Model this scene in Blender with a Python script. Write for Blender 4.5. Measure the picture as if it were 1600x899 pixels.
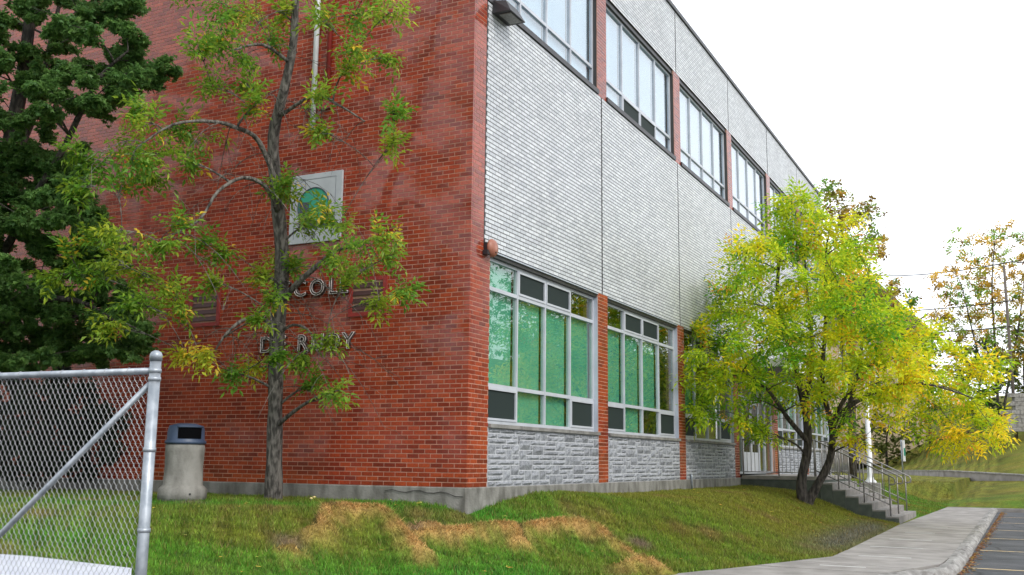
import bpy, bmesh, math, random
import numpy as np
from mathutils import Vector, Matrix
for o in list(bpy.data.objects): bpy.data.objects.remove(o)
S = bpy.context.scene
COL = S.collection
rng = np.random.default_rng(7)
random.seed(7)

# ------------------------------------------------------------------ camera
FPX, CPOS, YAW, PIT, ROLL = 1586.2, np.array([-12.873, -7.218, 0.381]), .46882, .16935, .0109
Fw = np.array([math.cos(YAW)*math.cos(PIT), math.sin(YAW)*math.cos(PIT), math.sin(PIT)])
R0 = np.array([math.sin(YAW), -math.cos(YAW), 0.]); U0 = np.cross(R0, Fw)
Rt = math.cos(ROLL)*R0+math.sin(ROLL)*U0; Up = -math.sin(ROLL)*R0+math.cos(ROLL)*U0
cd = bpy.data.cameras.new('camera'); cam = bpy.data.objects.new('camera', cd); COL.objects.link(cam)
cd.sensor_width = 36; cd.lens = 36*FPX/1600; cd.clip_start = .05; cd.clip_end = 2000
cam.matrix_world = Matrix(((Rt[0], Up[0], -Fw[0], CPOS[0]), (Rt[1], Up[1], -Fw[1], CPOS[1]), (Rt[2], Up[2], -Fw[2], CPOS[2]), (0, 0, 0, 1)))
S.camera = cam
def at(x, y, D):
    """world point seen at photo pixel x, y at depth D metres"""
    return CPOS+D*(Fw+Rt*(x-800)/FPX-Up*(y-449.5)/FPX)

# ------------------------------------------------------------------ world, sun, exposure
SUN_DIR = np.array([-.35, -.72, .75]); SUN_DIR = SUN_DIR/np.linalg.norm(SUN_DIR)
W = bpy.data.worlds.new('World'); S.world = W; W.use_nodes = True
nt = W.node_tree; nt.nodes.clear()
out = nt.nodes.new('ShaderNodeOutputWorld'); bg = nt.nodes.new('ShaderNodeBackground')
sky = nt.nodes.new('ShaderNodeTexSky'); sky.sky_type = 'NISHITA'; sky.sun_disc = False
sky.sun_elevation = math.asin(SUN_DIR[2]); sky.sun_rotation = math.atan2(SUN_DIR[0], SUN_DIR[1])
sky.air_density = 1.0; sky.dust_density = 2.5
tc = nt.nodes.new('ShaderNodeTexCoord'); nz = nt.nodes.new('ShaderNodeTexNoise')
nz.inputs['Scale'].default_value = 1.6; nz.inputs['Detail'].default_value = 4
cr = nt.nodes.new('ShaderNodeMapRange'); cr.inputs['From Min'].default_value = .3; cr.inputs['From Max'].default_value = .7
cr.inputs['To Min'].default_value = .62; cr.inputs['To Max'].default_value = .95
mx = nt.nodes.new('ShaderNodeMix'); mx.data_type = 'RGBA'
nt.links.new(tc.outputs['Generated'], nz.inputs['Vector']); nt.links.new(nz.outputs['Fac'], cr.inputs['Value'])
nt.links.new(cr.outputs['Result'], mx.inputs['Factor']); nt.links.new(sky.outputs['Color'], mx.inputs['A'])
mx.inputs['B'].default_value = (15.0, 15.6, 16.6, 1)         # bright cloud cover
nt.links.new(mx.outputs['Result'], bg.inputs['Color']); bg.inputs['Strength'].default_value = .1
nt.links.new(bg.outputs['Background'], out.inputs['Surface'])
sl = bpy.data.lights.new('sun', 'SUN'); sl.energy = 1.5; sl.angle = math.radians(12); sl.color = (1, .96, .9)
so = bpy.data.objects.new('sun', sl); COL.objects.link(so)
so.rotation_euler = Vector(SUN_DIR).to_track_quat('Z', 'Y').to_euler()
S.view_settings.view_transform = 'Standard'; S.view_settings.look = 'None'
S.view_settings.exposure = 0.35; S.view_settings.gamma = 1
S.render.engine = 'CYCLES'
S.cycles.max_bounces = 8; S.cycles.transparent_max_bounces = 12; S.cycles.diffuse_bounces = 3

# ------------------------------------------------------------------ materials
MATS = {}
def node_mat(name):
    m = bpy.data.materials.new(name); m.use_nodes = True; MATS[name] = m
    n = m.node_tree.nodes; return m, n, m.node_tree.links, n['Principled BSDF']
def ramp(n, stops):
    r = n.new('ShaderNodeValToRGB'); e = r.color_ramp.elements
    while len(e) < len(stops): e.new(.5)
    for i, (p, c) in enumerate(stops): e[i].position = p; e[i].color = (*c, 1)
    return r
def mat(name, c, rough=.6, metal=0, bdist=.02, c2=None, scale=8, bump=0, bscale=40, detail=5, lo=.35, hi=.65, spec=.5, stretch=None):
    m, n, l, b = node_mat(name)
    b.inputs['Roughness'].default_value = rough; b.inputs['Metallic'].default_value = metal
    b.inputs['Specular IOR Level'].default_value = spec
    b.inputs['Base Color'].default_value = (*c, 1)
    t = n.new('ShaderNodeTexCoord')
    if c2:
        z = n.new('ShaderNodeTexNoise'); z.inputs['Scale'].default_value = scale; z.inputs['Detail'].default_value = detail
        if stretch:
            mp = n.new('ShaderNodeMapping'); mp.inputs['Scale'].default_value = stretch
            l.new(t.outputs['Object'], mp.inputs['Vector']); l.new(mp.outputs['Vector'], z.inputs['Vector'])
        else: l.new(t.outputs['Object'], z.inputs['Vector'])
        r = ramp(n, [(lo, c), (hi, c2)]); l.new(z.outputs['Fac'], r.inputs['Fac']); l.new(r.outputs['Color'], b.inputs['Base Color'])
    if bump:
        z2 = n.new('ShaderNodeTexNoise'); z2.inputs['Scale'].default_value = bscale; z2.inputs['Detail'].default_value = 6
        l.new(t.outputs['Object'], z2.inputs['Vector'])
        bp = n.new('ShaderNodeBump'); bp.inputs['Strength'].default_value = bump; bp.inputs['Distance'].default_value = bdist
        l.new((z if bdist > .03 else z2).outputs['Fac'], bp.inputs['Height']); l.new(bp.outputs['Normal'], b.inputs['Normal'])
    return m
def brick_mat(name, stops, rough, ior=1.5, coat=0, amp=1., crough=.07):
    m, n, l, b = node_mat(name)
    g = n.new('ShaderNodeNewGeometry'); oi = n.new('ShaderNodeObjectInfo'); t = n.new('ShaderNodeTexCoord')
    ad = n.new('ShaderNodeMath'); ad.operation = 'ADD'; fr = n.new('ShaderNodeMath'); fr.operation = 'FRACT'
    l.new(g.outputs['Random Per Island'], ad.inputs[0]); l.new(oi.outputs['Random'], ad.inputs[1]); l.new(ad.outputs[0], fr.inputs[0])
    r = ramp(n, stops); r.color_ramp.interpolation = 'LINEAR'; l.new(fr.outputs[0], r.inputs['Fac'])
    z = n.new('ShaderNodeTexNoise'); z.inputs['Scale'].default_value = 30; z.inputs['Detail'].default_value = 4
    l.new(g.outputs['Position'], z.inputs['Vector'])
    z3 = n.new('ShaderNodeTexNoise'); z3.inputs['Scale'].default_value = .7; z3.inputs['Detail'].default_value = 5
    l.new(g.outputs['Position'], z3.inputs['Vector'])
    r2 = ramp(n, [(.3, (1-.28*amp,)*3), (.7, (1+.12*amp,)*3)]); l.new(z.outputs['Fac'], r2.inputs['Fac'])
    r3 = ramp(n, [(.35, (1-.18*amp, 1-.2*amp, 1-.22*amp)), (.6, (1.04, 1.04, 1.04))]); l.new(z3.outputs['Fac'], r3.inputs['Fac'])
    m1 = n.new('ShaderNodeMix'); m1.data_type = 'RGBA'; m1.blend_type = 'MULTIPLY'; m1.inputs['Factor'].default_value = 1
    l.new(r.outputs['Color'], m1.inputs['A']); l.new(r2.outputs['Color'], m1.inputs['B'])
    m2 = n.new('ShaderNodeMix'); m2.data_type = 'RGBA'; m2.blend_type = 'MULTIPLY'; m2.inputs['Factor'].default_value = 1
    l.new(m1.outputs['Result'], m2.inputs['A']); l.new(r3.outputs['Color'], m2.inputs['B'])
    l.new(m2.outputs['Result'], b.inputs['Base Color'])
    b.inputs['Roughness'].default_value = rough; b.inputs['IOR'].default_value = ior
    b.inputs['Coat Weight'].default_value = coat; b.inputs['Coat Roughness'].default_value = crough; b.inputs['Coat IOR'].default_value = 1.5
    bp = n.new('ShaderNodeBump'); bp.inputs['Strength'].default_value = .12; bp.inputs['Distance'].default_value = .01
    z4 = n.new('ShaderNodeTexNoise'); z4.inputs['Scale'].default_value = 60; l.new(g.outputs['Position'], z4.inputs['Vector'])
    l.new(z4.outputs['Fac'], bp.inputs['Height']); l.new(bp.outputs['Normal'], b.inputs['Normal'])
    return m
RED = brick_mat('red glazed brick', [(0, (.19, .023, .01)), (.3, (.27, .033, .012)), (.65, (.335, .044, .014)), (.94, (.4, .06, .018)), (1, (.17, .023, .01))], .6, 1.25, coat=.8)
WHITE = brick_mat('white glazed brick', [(0, (.46, .48, .5)), (.3, (.53, .55, .57)), (.7, (.58, .6, .615)), (.93, (.64, .66, .67)), (1, (.43, .45, .48))], .4, 1.45, coat=.25, amp=.3, crough=.25)
mat('mortar', (.54, .31, .23), .9, c2=(.38, .21, .15), scale=5, bump=.3)
mat('grey mortar', (.085, .08, .08), .9, c2=(.05, .048, .048), scale=6, bump=.3)
mat('pale mortar', (.55, .56, .58), .9, c2=(.42, .43, .45), scale=14, bump=.4)
mat('concrete', (.25, .242, .218), .85, c2=(.11, .105, .09), scale=5, bump=.4, bscale=30, detail=10, lo=.38, hi=.66, stretch=(1, 1, .45))
mat('pale concrete', (.3, .28, .26), .85, c2=(.2, .185, .17), scale=2.2, bump=.35, bscale=30, detail=8)
mat('stair concrete', (.27, .25, .235), .85, c2=(.17, .16, .15), scale=5, bump=.3, detail=8)
mat('green painted concrete', (.085, .1, .085), .8, c2=(.055, .068, .058), scale=6, bump=.3)
mat('aluminium', (.5, .54, .6), .4, .3, c2=(.43, .47, .53), scale=3)
mat('white frame', (.52, .54, .58), .4, .1, c2=(.44, .46, .5), scale=3)
mat('dark reveal', (.035, .033, .032), .6)
mat('flashing', (.03, .028, .03), .45, .4, c2=(.055, .05, .05), scale=6)
mat('screen mesh', (.02, .03, .028), .7, spec=.2)
mat('stone sill', (.25, .24, .22), .85, c2=(.14, .135, .125), scale=5, bump=.4, detail=8)
mat('interior', (.1, .1, .1), .9)
mat('green blind', (.14, .47, .35), .8, c2=(.115, .41, .3), scale=2)
mat('pale blind', (.62, .72, .8), .8, c2=(.55, .66, .76), scale=2)
mat('galvanised', (.37, .4, .43), .45, .6, c2=(.26, .29, .32), scale=14, lo=.4, hi=.6, bump=.08)
mat('rail steel', (.3, .29, .28), .4, .6, c2=(.22, .21, .2), scale=10)
mat('wire', (.33, .34, .35), .45, .6)
mat('red paint', (.3, .03, .024), .5, c2=(.22, .023, .018), scale=6)
mat('dark slat', (.055, .02, .018), .6)
mat('black', (.01, .01, .012), .5)
mat('fixture', (.018, .016, .018), .4)
mat('lens', (.25, .25, .23), .3, c2=(.15, .15, .14), scale=30)
mat('alarm paint', (.34, .13, .08), .45, c2=(.28, .1, .06), scale=9)
mat('bin blue', (.05, .075, .13), .45, c2=(.035, .055, .1), scale=6)
mat('bin liner', (.003, .003, .004), .9, spec=.05)
mat('white paint', (.75, .76, .77), .5)
mat('letter dark', (.045, .03, .028), .5)
mat('letter rim', (.55, .5, .48), .4, .3)
mat('sign white', (.46, .48, .5), .45, c2=(.37, .39, .41), scale=3)
mat('sign green', (.03, .3, .19), .5); mat('sign grey', (.06, .07, .085), .5); mat('sign ink', (.12, .13, .16), .5)
mat('road line', (.72, .52, .24), .8, c2=(.4, .34, .24), scale=9, bump=.2, detail=8)
mat('white mark', (.55, .54, .52), .8, c2=(.5, .49, .47), scale=12, detail=8)
mat('bark', (.1, .085, .072), .9, c2=(.025, .021, .018), scale=18, lo=.4, hi=.6, bdist=.06, bump=1, bscale=35, detail=9, stretch=(1, 1, .25))
mat('grey bark', (.19, .172, .15), .9, c2=(.045, .04, .034), scale=22, lo=.4, hi=.6, bdist=.06, bump=1, bscale=35, detail=9, stretch=(1, 1, .3))
mat('roof brown', (.05, .035, .032), .8, c2=(.03, .022, .02), scale=4)
mat('cream siding', (.5, .4, .27), .8, c2=(.42, .33, .22), scale=3)
mat('block wall', (.32, .31, .29), .9, c2=(.17, .16, .15), scale=6, bump=.5)
mat('pole wood', (.12, .1, .085), .9)
mat('mushroom', (.75, .6, .25), .6)
mat('white sheet', (.5, .52, .57), .7, c2=(.42, .44, .5), scale=4, bump=.2, bscale=8)

def stone_mat():
    m, n, l, b = node_mat('split stone')
    g = n.new('ShaderNodeNewGeometry'); oi = n.new('ShaderNodeObjectInfo')
    z = n.new('ShaderNodeTexNoise'); z.inputs['Scale'].default_value = 11; z.inputs['Detail'].default_value = 9; z.inputs['Roughness'].default_value = .7; z.inputs['Distortion'].default_value = 1.2
    l.new(g.outputs['Position'], z.inputs['Vector'])
    r = ramp(n, [(.3, (.1, .11, .125)), (.48, (.25, .26, .28)), (.7, (.39, .4, .42))]); l.new(z.outputs['Fac'], r.inputs['Fac'])
    mr = n.new('ShaderNodeMapRange'); mr.inputs['To Min'].default_value = .75; mr.inputs['To Max'].default_value = 1.15
    l.new(oi.outputs['Random'], mr.inputs['Value'])
    mm = n.new('ShaderNodeMix'); mm.data_type = 'RGBA'; mm.blend_type = 'MULTIPLY'; mm.inputs['Factor'].default_value = 1
    l.new(r.outputs['Color'], mm.inputs['A']); l.new(mr.outputs['Result'], mm.inputs['B']); l.new(mm.outputs['Result'], b.inputs['Base Color'])
    b.inputs['Roughness'].default_value = .85
    bp = n.new('ShaderNodeBump'); bp.inputs['Strength'].default_value = .9; bp.inputs['Distance'].default_value = .03
    l.new(z.outputs['Fac'], bp.inputs['Height']); l.new(bp.outputs['Normal'], b.inputs['Normal'])
stone_mat()
def glass_mat(name, tint, f0, rough=.0):
    m, n, l, b = node_mat(name); n.remove(b); o = n['Material Output']
    lw0 = n.new('ShaderNodeLayerWeight'); lw0.inputs['Blend'].default_value = .5
    pw_ = n.new('ShaderNodeMath'); pw_.operation = 'POWER'; pw_.inputs[1].default_value = 3.7; l.new(lw0.outputs['Facing'], pw_.inputs[0])
    lw = n.new('ShaderNodeMapRange'); lw.inputs['To Min'].default_value = f0; lw.inputs['To Max'].default_value = 1.0; l.new(pw_.outputs[0], lw.inputs['Value'])
    tr = n.new('ShaderNodeBsdfTransparent'); tr.inputs['Color'].default_value = (*tint, 1)
    gl = n.new('ShaderNodeBsdfGlossy'); gl.inputs['Roughness'].default_value = rough
    t = n.new('ShaderNodeTexCoord'); z = n.new('ShaderNodeTexNoise'); z.inputs['Scale'].default_value = 1.3
    l.new(t.outputs['Object'], z.inputs['Vector'])
    bp = n.new('ShaderNodeBump'); bp.inputs['Strength'].default_value = .03; bp.inputs['Distance'].default_value = .02
    l.new(z.outputs['Fac'], bp.inputs['Height']); l.new(bp.outputs['Normal'], gl.inputs['Normal'])
    mxs = n.new('ShaderNodeMixShader'); l.new(lw.outputs['Result'], mxs.inputs['Fac']); l.new(tr.outputs[0], mxs.inputs[1]); l.new(gl.outputs[0], mxs.inputs[2])
    l.new(mxs.outputs[0], o.inputs['Surface'])
glass_mat('glass', (.86, .93, .89), .04)
glass_mat('upper glass', (.88, .93, .95), .12)
glass_mat('screen glass', (.35, .4, .4), .05)

def leaf_mat(name, trans=.35, rough=.5):
    m, n, l, b = node_mat(name); o = n['Material Output']
    a = n.new('ShaderNodeAttribute'); a.attribute_name = 'Col'
    l.new(a.outputs['Color'], b.inputs['Base Color']); b.inputs['Roughness'].default_value = rough
    b.inputs['Specular IOR Level'].default_value = .3
    tr = n.new('ShaderNodeBsdfTranslucent'); l.new(a.outputs['Color'], tr.inputs['Color'])
    mxs = n.new('ShaderNodeMixShader'); mxs.inputs['Fac'].default_value = trans
    l.new(b.outputs[0], mxs.inputs[1]); l.new(tr.outputs[0], mxs.inputs[2]); l.new(mxs.outputs[0], o.inputs['Surface'])
leaf_mat('leaves', .55, .4); leaf_mat('grass blade', .25, .6); leaf_mat('litter', .1, .8)

def lawn_mat():
    m, n, l, b = node_mat('lawn soil')
    a = n.new('ShaderNodeAttribute'); a.attribute_name = 'Col'
    g = n.new('ShaderNodeNewGeometry')
    z = n.new('ShaderNodeTexNoise'); z.inputs['Scale'].default_value = 9; z.inputs['Detail'].default_value = 10; z.inputs['Roughness'].default_value = .75
    l.new(g.outputs['Position'], z.inputs['Vector'])
    r = ramp(n, [(.3, (.45, .45, .4)), (.7, (1.5, 1.5, 1.4))]); l.new(z.outputs['Fac'], r.inputs['Fac'])
    mm = n.new('ShaderNodeMix'); mm.data_type = 'RGBA'; mm.blend_type = 'MULTIPLY'; mm.inputs['Factor'].default_value = 1
    l.new(a.outputs['Color'], mm.inputs['A']); l.new(r.outputs['Color'], mm.inputs['B']); l.new(mm.outputs['Result'], b.inputs['Base Color'])
    b.inputs['Roughness'].default_value = .95; b.inputs['Specular IOR Level'].default_value = .15
    z2 = n.new('ShaderNodeTexNoise'); z2.inputs['Scale'].default_value = 25; z2.inputs['Detail'].default_value = 8
    l.new(g.outputs['Position'], z2.inputs['Vector'])
    bp = n.new('ShaderNodeBump'); bp.inputs['Strength'].default_value = 1; bp.inputs['Distance'].default_value = .08
    l.new(z2.outputs['Fac'], bp.inputs['Height']); l.new(bp.outputs['Normal'], b.inputs['Normal'])
lawn_mat()
def asphalt_mat():
    m, n, l, b = node_mat('asphalt')
    g = n.new('ShaderNodeNewGeometry')
    z = n.new('ShaderNodeTexNoise'); z.inputs['Scale'].default_value = .9; z.inputs['Detail'].default_value = 10; z.inputs['Roughness'].default_value = .7
    v = n.new('ShaderNodeTexVoronoi'); v.feature = 'DISTANCE_TO_EDGE'; v.inputs['Scale'].default_value = .55
    z5 = n.new('ShaderNodeTexNoise'); z5.inputs['Scale'].default_value = 1.5
    l.new(g.outputs['Position'], z5.inputs['Vector'])
    mp = n.new('ShaderNodeMix'); mp.data_type = 'RGBA'; mp.inputs['Factor'].default_value = .25
    l.new(g.outputs['Position'], mp.inputs['A']); l.new(z5.outputs['Color'], mp.inputs['B'])
    l.new(g.outputs['Position'], z.inputs['Vector']); l.new(mp.outputs['Result'], v.inputs['Vector'])
    r = ramp(n, [(.3, (.028, .03, .034)), (.5, (.055, .057, .062)), (.72, (.1, .1, .105))]); l.new(z.outputs['Fac'], r.inputs['Fac'])
    cr = ramp(n, [(0, (.3, .3, .3)), (.02, (1, 1, 1))]); l.new(v.outputs['Distance'], cr.inputs['Fac'])
    mm = n.new('ShaderNodeMix'); mm.data_type = 'RGBA'; mm.blend_type = 'MULTIPLY'; mm.inputs['Factor'].default_value = 1
    l.new(r.outputs['Color'], mm.inputs['A']); l.new(cr.outputs['Color'], mm.inputs['B']); l.new(mm.outputs['Result'], b.inputs['Base Color'])
    b.inputs['Roughness'].default_value = .8
    z2 = n.new('ShaderNodeTexNoise'); z2.inputs['Scale'].default_value = 90; l.new(g.outputs['Position'], z2.inputs['Vector'])
    bp = n.new('ShaderNodeBump'); bp.inputs['Strength'].default_value = .5; bp.inputs['Distance'].default_value = .01
    l.new(z2.outputs['Fac'], bp.inputs['Height']); l.new(bp.outputs['Normal'], b.inputs['Normal'])
asphalt_mat()

# ------------------------------------------------------------------ builders
def tag(o, label=None, cat=None, group=None, kind=None):
    if label: o['label'] = label
    if cat: o['category'] = cat
    if group: o['group'] = group
    if kind: o['kind'] = kind
    return o
def thing(name, loc, label, cat, group=None):
    o = bpy.data.objects.new(name, None); COL.objects.link(o); o.location = tuple(loc); o.empty_display_size = .3
    return tag(o, label, cat, group)
def put(name, me, parent=None):
    o = bpy.data.objects.new(name, me); COL.objects.link(o)
    if parent is not None:
        o.parent = parent
        w = Vector((0, 0, 0)); p = parent
        while p is not None: w += p.location; p = p.parent
        o.location = -w                     # meshes are written in world metres, parents carry no rotation
    return o
def np_mesh(name, V, Fc, m, parent=None, smooth=False, col=None):
    """V (n,3); Fc (k,q) with the same corner count everywhere"""
    V = np.asarray(V, dtype=np.float32); Fc = np.asarray(Fc, dtype=np.int32)
    me = bpy.data.meshes.new(name); k, qn = Fc.shape
    me.vertices.add(len(V)); me.vertices.foreach_set('co', V.ravel())
    me.loops.add(k*qn); me.loops.foreach_set('vertex_index', Fc.ravel())
    me.polygons.add(k); me.polygons.foreach_set('loop_start', np.arange(0, k*qn, qn, dtype=np.int32))
    me.update(calc_edges=True); me.validate()
    me.polygons.foreach_set('use_smooth', np.full(len(me.polygons), bool(smooth)))
    me.materials.append(MATS[m])
    if col is not None:
        a = me.attributes.new('Col', 'FLOAT_COLOR', 'POINT')
        c4 = np.ones((len(V), 4), dtype=np.float32); c4[:, :3] = col; a.data.foreach_set('color', c4.ravel())
    return put(name, me, parent)
class MB:
    def __init__(s): s.v = []; s.f = []
    def add(s, vs, fs):
        b = len(s.v); s.v += [tuple(map(float, v)) for v in vs]; s.f += [tuple(i+b for i in f) for f in fs]; return s
    def box(s, x0, x1, y0, y1, z0, z1):
        return s.add([(x0, y0, z0), (x1, y0, z0), (x1, y1, z0), (x0, y1, z0), (x0, y0, z1), (x1, y0, z1), (x1, y1, z1), (x0, y1, z1)],
                     [(0, 3, 2, 1), (4, 5, 6, 7), (0, 1, 5, 4), (1, 2, 6, 5), (2, 3, 7, 6), (3, 0, 4, 7)])
    def bar(s, p, q, w, h):
        p, q = np.array(p, float), np.array(q, float); d = (q-p)/np.linalg.norm(q-p)
        a = np.cross(d, (0, 0, 1.)); a = a/np.linalg.norm(a) if np.linalg.norm(a) > 1e-3 else np.array([1., 0, 0]); b = np.cross(a, d)
        vs = [c+a*i*w/2+b*j*h/2 for c in (p, q) for i, j in ((-1, -1), (1, -1), (1, 1), (-1, 1))]
        return s.add(vs, [(0, 1, 2, 3), (7, 6, 5, 4), (0, 4, 5, 1), (1, 5, 6, 2), (2, 6, 7, 3), (3, 7, 4, 0)])
    def tube(s, pts, rad, n=8, cap=True):
        pts = [np.array(p, float) for p in pts]; m = len(pts)
        if np.isscalar(rad): rad = [rad]*m
        t0 = pts[1]-pts[0]; u = np.cross(t0, (0.3, .2, 1.)); u /= np.linalg.norm(u)
        vs = []
        for i in range(m):
            t = pts[min(i+1, m-1)]-pts[max(i-1, 0)]; t = t/(np.linalg.norm(t)+1e-9)
            u = u-t*(u@t); u /= np.linalg.norm(u)+1e-9; w = np.cross(t, u)
            for k in range(n):
                a = 2*math.pi*k/n; vs.append(pts[i]+rad[i]*(u*math.cos(a)+w*math.sin(a)))
        fs = [(i*n+k, i*n+(k+1) % n, (i+1)*n+(k+1) % n, (i+1)*n+k) for i in range(m-1) for k in range(n)]
        if cap: fs += [tuple(range(n-1, -1, -1)), tuple((m-1)*n+k for k in range(n))]
        return s.add(vs, fs)
    def lathe(s, c, prof, n=24, axis='z', sx=1., sy=1.):
        vs = []
        for r, h in prof:
            for k in range(n):
                a = 2*math.pi*k/n; x, y = r*math.cos(a)*sx, r*math.sin(a)*sy
                vs.append((c[0]+x, c[1]+y, c[2]+h) if axis == 'z' else (c[0]+x, c[1]+h, c[2]+y))
        m = len(prof); fl = axis != 'z'
        fs = [(i*n+k, i*n+(k+1) % n, (i+1)*n+(k+1) % n, (i+1)*n+k) for i in range(m-1) for k in range(n)]
        fs += [tuple(range(n-1, -1, -1)), tuple((m-1)*n+k for k in range(n))]
        if fl: fs = [f[::-1] for f in fs]
        return s.add(vs, fs)
    def build(s, name, m, parent=None, smooth=False, bevel=0):
        me = bpy.data.meshes.new(name); me.from_pydata(s.v, [], s.f); me.update()
        if bevel:
            bm = bmesh.new(); bm.from_mesh(me); bmesh.ops.bevel(bm, geom=bm.edges[:], offset=bevel, segments=2, affect='EDGES', profile=.6); bm.to_mesh(me); bm.free()
        me.materials.append(MATS[m])
        if smooth: me.polygons.foreach_set('use_smooth', [True]*len(me.polygons))
        return put(name, me, parent)
def B(name, m, parent, *box, bevel=0): return MB().box(*box).build(name, m, parent, bevel=bevel)
def boxes(name, A, m, parent=None, kind=None):
    """A (n,6): x0 x1 y0 y1 z0 z1 -> one joined mesh"""
    A = np.asarray(A, float); n = len(A)
    V = np.stack([A[:, [0, 2, 4]], A[:, [1, 2, 4]], A[:, [1, 3, 4]], A[:, [0, 3, 4]], A[:, [0, 2, 5]], A[:, [1, 2, 5]], A[:, [1, 3, 5]], A[:, [0, 3, 5]]], 1).reshape(-1, 3)
    q = np.array([(0, 3, 2, 1), (4, 5, 6, 7), (0, 1, 5, 4), (1, 2, 6, 5), (2, 3, 7, 6), (3, 0, 4, 7)])
    Fc = (np.arange(n)[:, None, None]*8+q[None]).reshape(-1, 4)
    o = np_mesh(name, V, Fc, m, parent)
    if kind: o['kind'] = kind
    return o

# ------------------------------------------------------------------ brickwork
CRS, MOD, JT = .0677, .2015, .0115
def course_cells(a0, a1, z0, z1, off=0., jz=JT, jx_=JT):
    """running bond cells between a0..a1 (along the wall) and z0..z1"""
    L = []; nz0 = int(round(z0/CRS)); nz1 = int(round(z1/CRS))
    for i in range(nz0, nz1):
        zb = i*CRS; s = (off if i % 2 == 0 else off+MOD/2)
        k = math.floor((a0-s)/MOD)
        while s+k*MOD < a1-1e-6:
            b0 = max(a0, s+k*MOD); b1 = min(a1, s+(k+1)*MOD); k += 1
            if b1-b0 > .035: L.append((b0+jx_/2, b1-jx_/2, zb+jz/2, zb+CRS-jz/2))
    return np.array(L)
def cells_to_boxes(L, face, depth=.04, jit=.0009, base=0.):
    d = rng.uniform(-jit, jit, len(L))
    if face == 'R': return np.stack([L[:, 0], L[:, 1], base+d-.0035, np.full(len(L), base+depth), L[:, 2], L[:, 3]], 1)
    return np.stack([base+d-.0035, np.full(len(L), base+depth), L[:, 0], L[:, 1], L[:, 2], L[:, 3]], 1)
def brick_faces(A, name_single, name_field, m, parent, nsingle=0):
    """the bricks that show largest become objects, the others one stuff part"""
    A = np.asarray(A)
    if nsingle:
        C = np.stack([(A[:, 0]+A[:, 1])/2, (A[:, 2]+A[:, 3])/2, (A[:, 4]+A[:, 5])/2], 1); D = C-CPOS
        z = D@Fw; x = 800+FPX*(D@Rt)/z; y = 449.5-FPX*(D@Up)/z
        wide = (A[:, 1]-A[:, 0]) > (A[:, 3]-A[:, 2])
        ext = np.where(wide, (A[:, 1]-A[:, 0])*np.abs(D[:, 1]), (A[:, 3]-A[:, 2])*np.abs(D[:, 0]))
        score = ext/np.linalg.norm(D, axis=1)**3
        score[(x < 0) | (x > 1600) | (y < 0) | (y > 899)] = 0
        idx = np.argsort(-score)[:nsingle]
        msk = np.ones(len(A), bool); msk[idx] = False
        cache = {}
        for i in idx:
            a = A[i]; s = (round(a[1]-a[0], 2), round(a[3]-a[2], 2))
            c = C[i]
            if s not in cache:
                h = (a[1]-a[0])/2, (a[3]-a[2])/2, (a[5]-a[4])/2
                o = B(name_single, m, parent, -h[0], h[0], -h[1], h[1], -h[2], h[2]); cache[s] = (o, o.location.copy())
                o.location = cache[s][1]+Vector(c)
            else:
                o = cache[s][0].copy(); COL.objects.link(o); o.location = cache[s][1]+Vector(c)
        A = A[msk]
    if len(A):
        boxes(name_field, A, m, parent, 'stuff')

# ================================================================== GROUND
W0 = at(1600, 753, 50)[:2]; W1 = at(1370, 742, 76)[:2]
wd = (W1-W0)/np.linalg.norm(W1-W0); wn = np.array([wd[1], -wd[0]])
if wn[0] < 0: wn = -wn
INNER = [(31, -4.35), (27.9, -4.37), (15.07, -4.12), (6.2, -4.2), (4.76, -4.2), (3.7, -3.87), (2.61, -3.46), (.53, -2.68), (-7, .15), (-17, 3.9), (-40, 12.5)]
OUTER = [(31, -6.0), (27.9, -6.0), (15.07, -6.03), (5.58, -6.08), (4.6, -6.08), (3.78, -6.04), (3.16, -5.88), (2.67, -5.59), (-.14, -4.46), (-7.6, -1.66), (-17.6, 2.1), (-41, 10.9)]
def seg_dist(P, poly):
    """distance to a polyline and the side of it (positive: towards the building)"""
    best = np.full(len(P), 1e9); sgn = np.ones(len(P))
    for (ax, ay), (bx, by) in zip(poly[:-1], poly[1:]):
        a = np.array([ax, ay]); b = np.array([bx, by]); ab = b-a
        t = np.clip(((P-a)@ab)/(ab@ab), 0, 1); q = P-(a+t[:, None]*ab); d = np.hypot(q[:, 0], q[:, 1])
        cr = -(ab[0]*(P[:, 1]-a[1])-ab[1]*(P[:, 0]-a[0]))
        u = d < best; best[u] = d[u]; sgn[u] = np.sign(cr[u])
    return best*sgn
PROF_D = [-99, 0, .25, 1.0, 1.66, 2.1, 2.7, 3.3, 5, 99]; PROF_Z = [-1.12, -1.12, -1.08, -.93, -.69, -.5, -.32, -.27, -.23, -.23]
NS = rng.uniform(0, 6.28, 24)
def wob(x, y, s):
    return (np.sin(x*s+NS[0])*np.cos(y*s*1.13+NS[1])+.6*np.sin(x*s*2.3+y*s*1.7+NS[2])+.4*np.cos(x*s*4.1-y*s*3.7+NS[3]))/2
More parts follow.
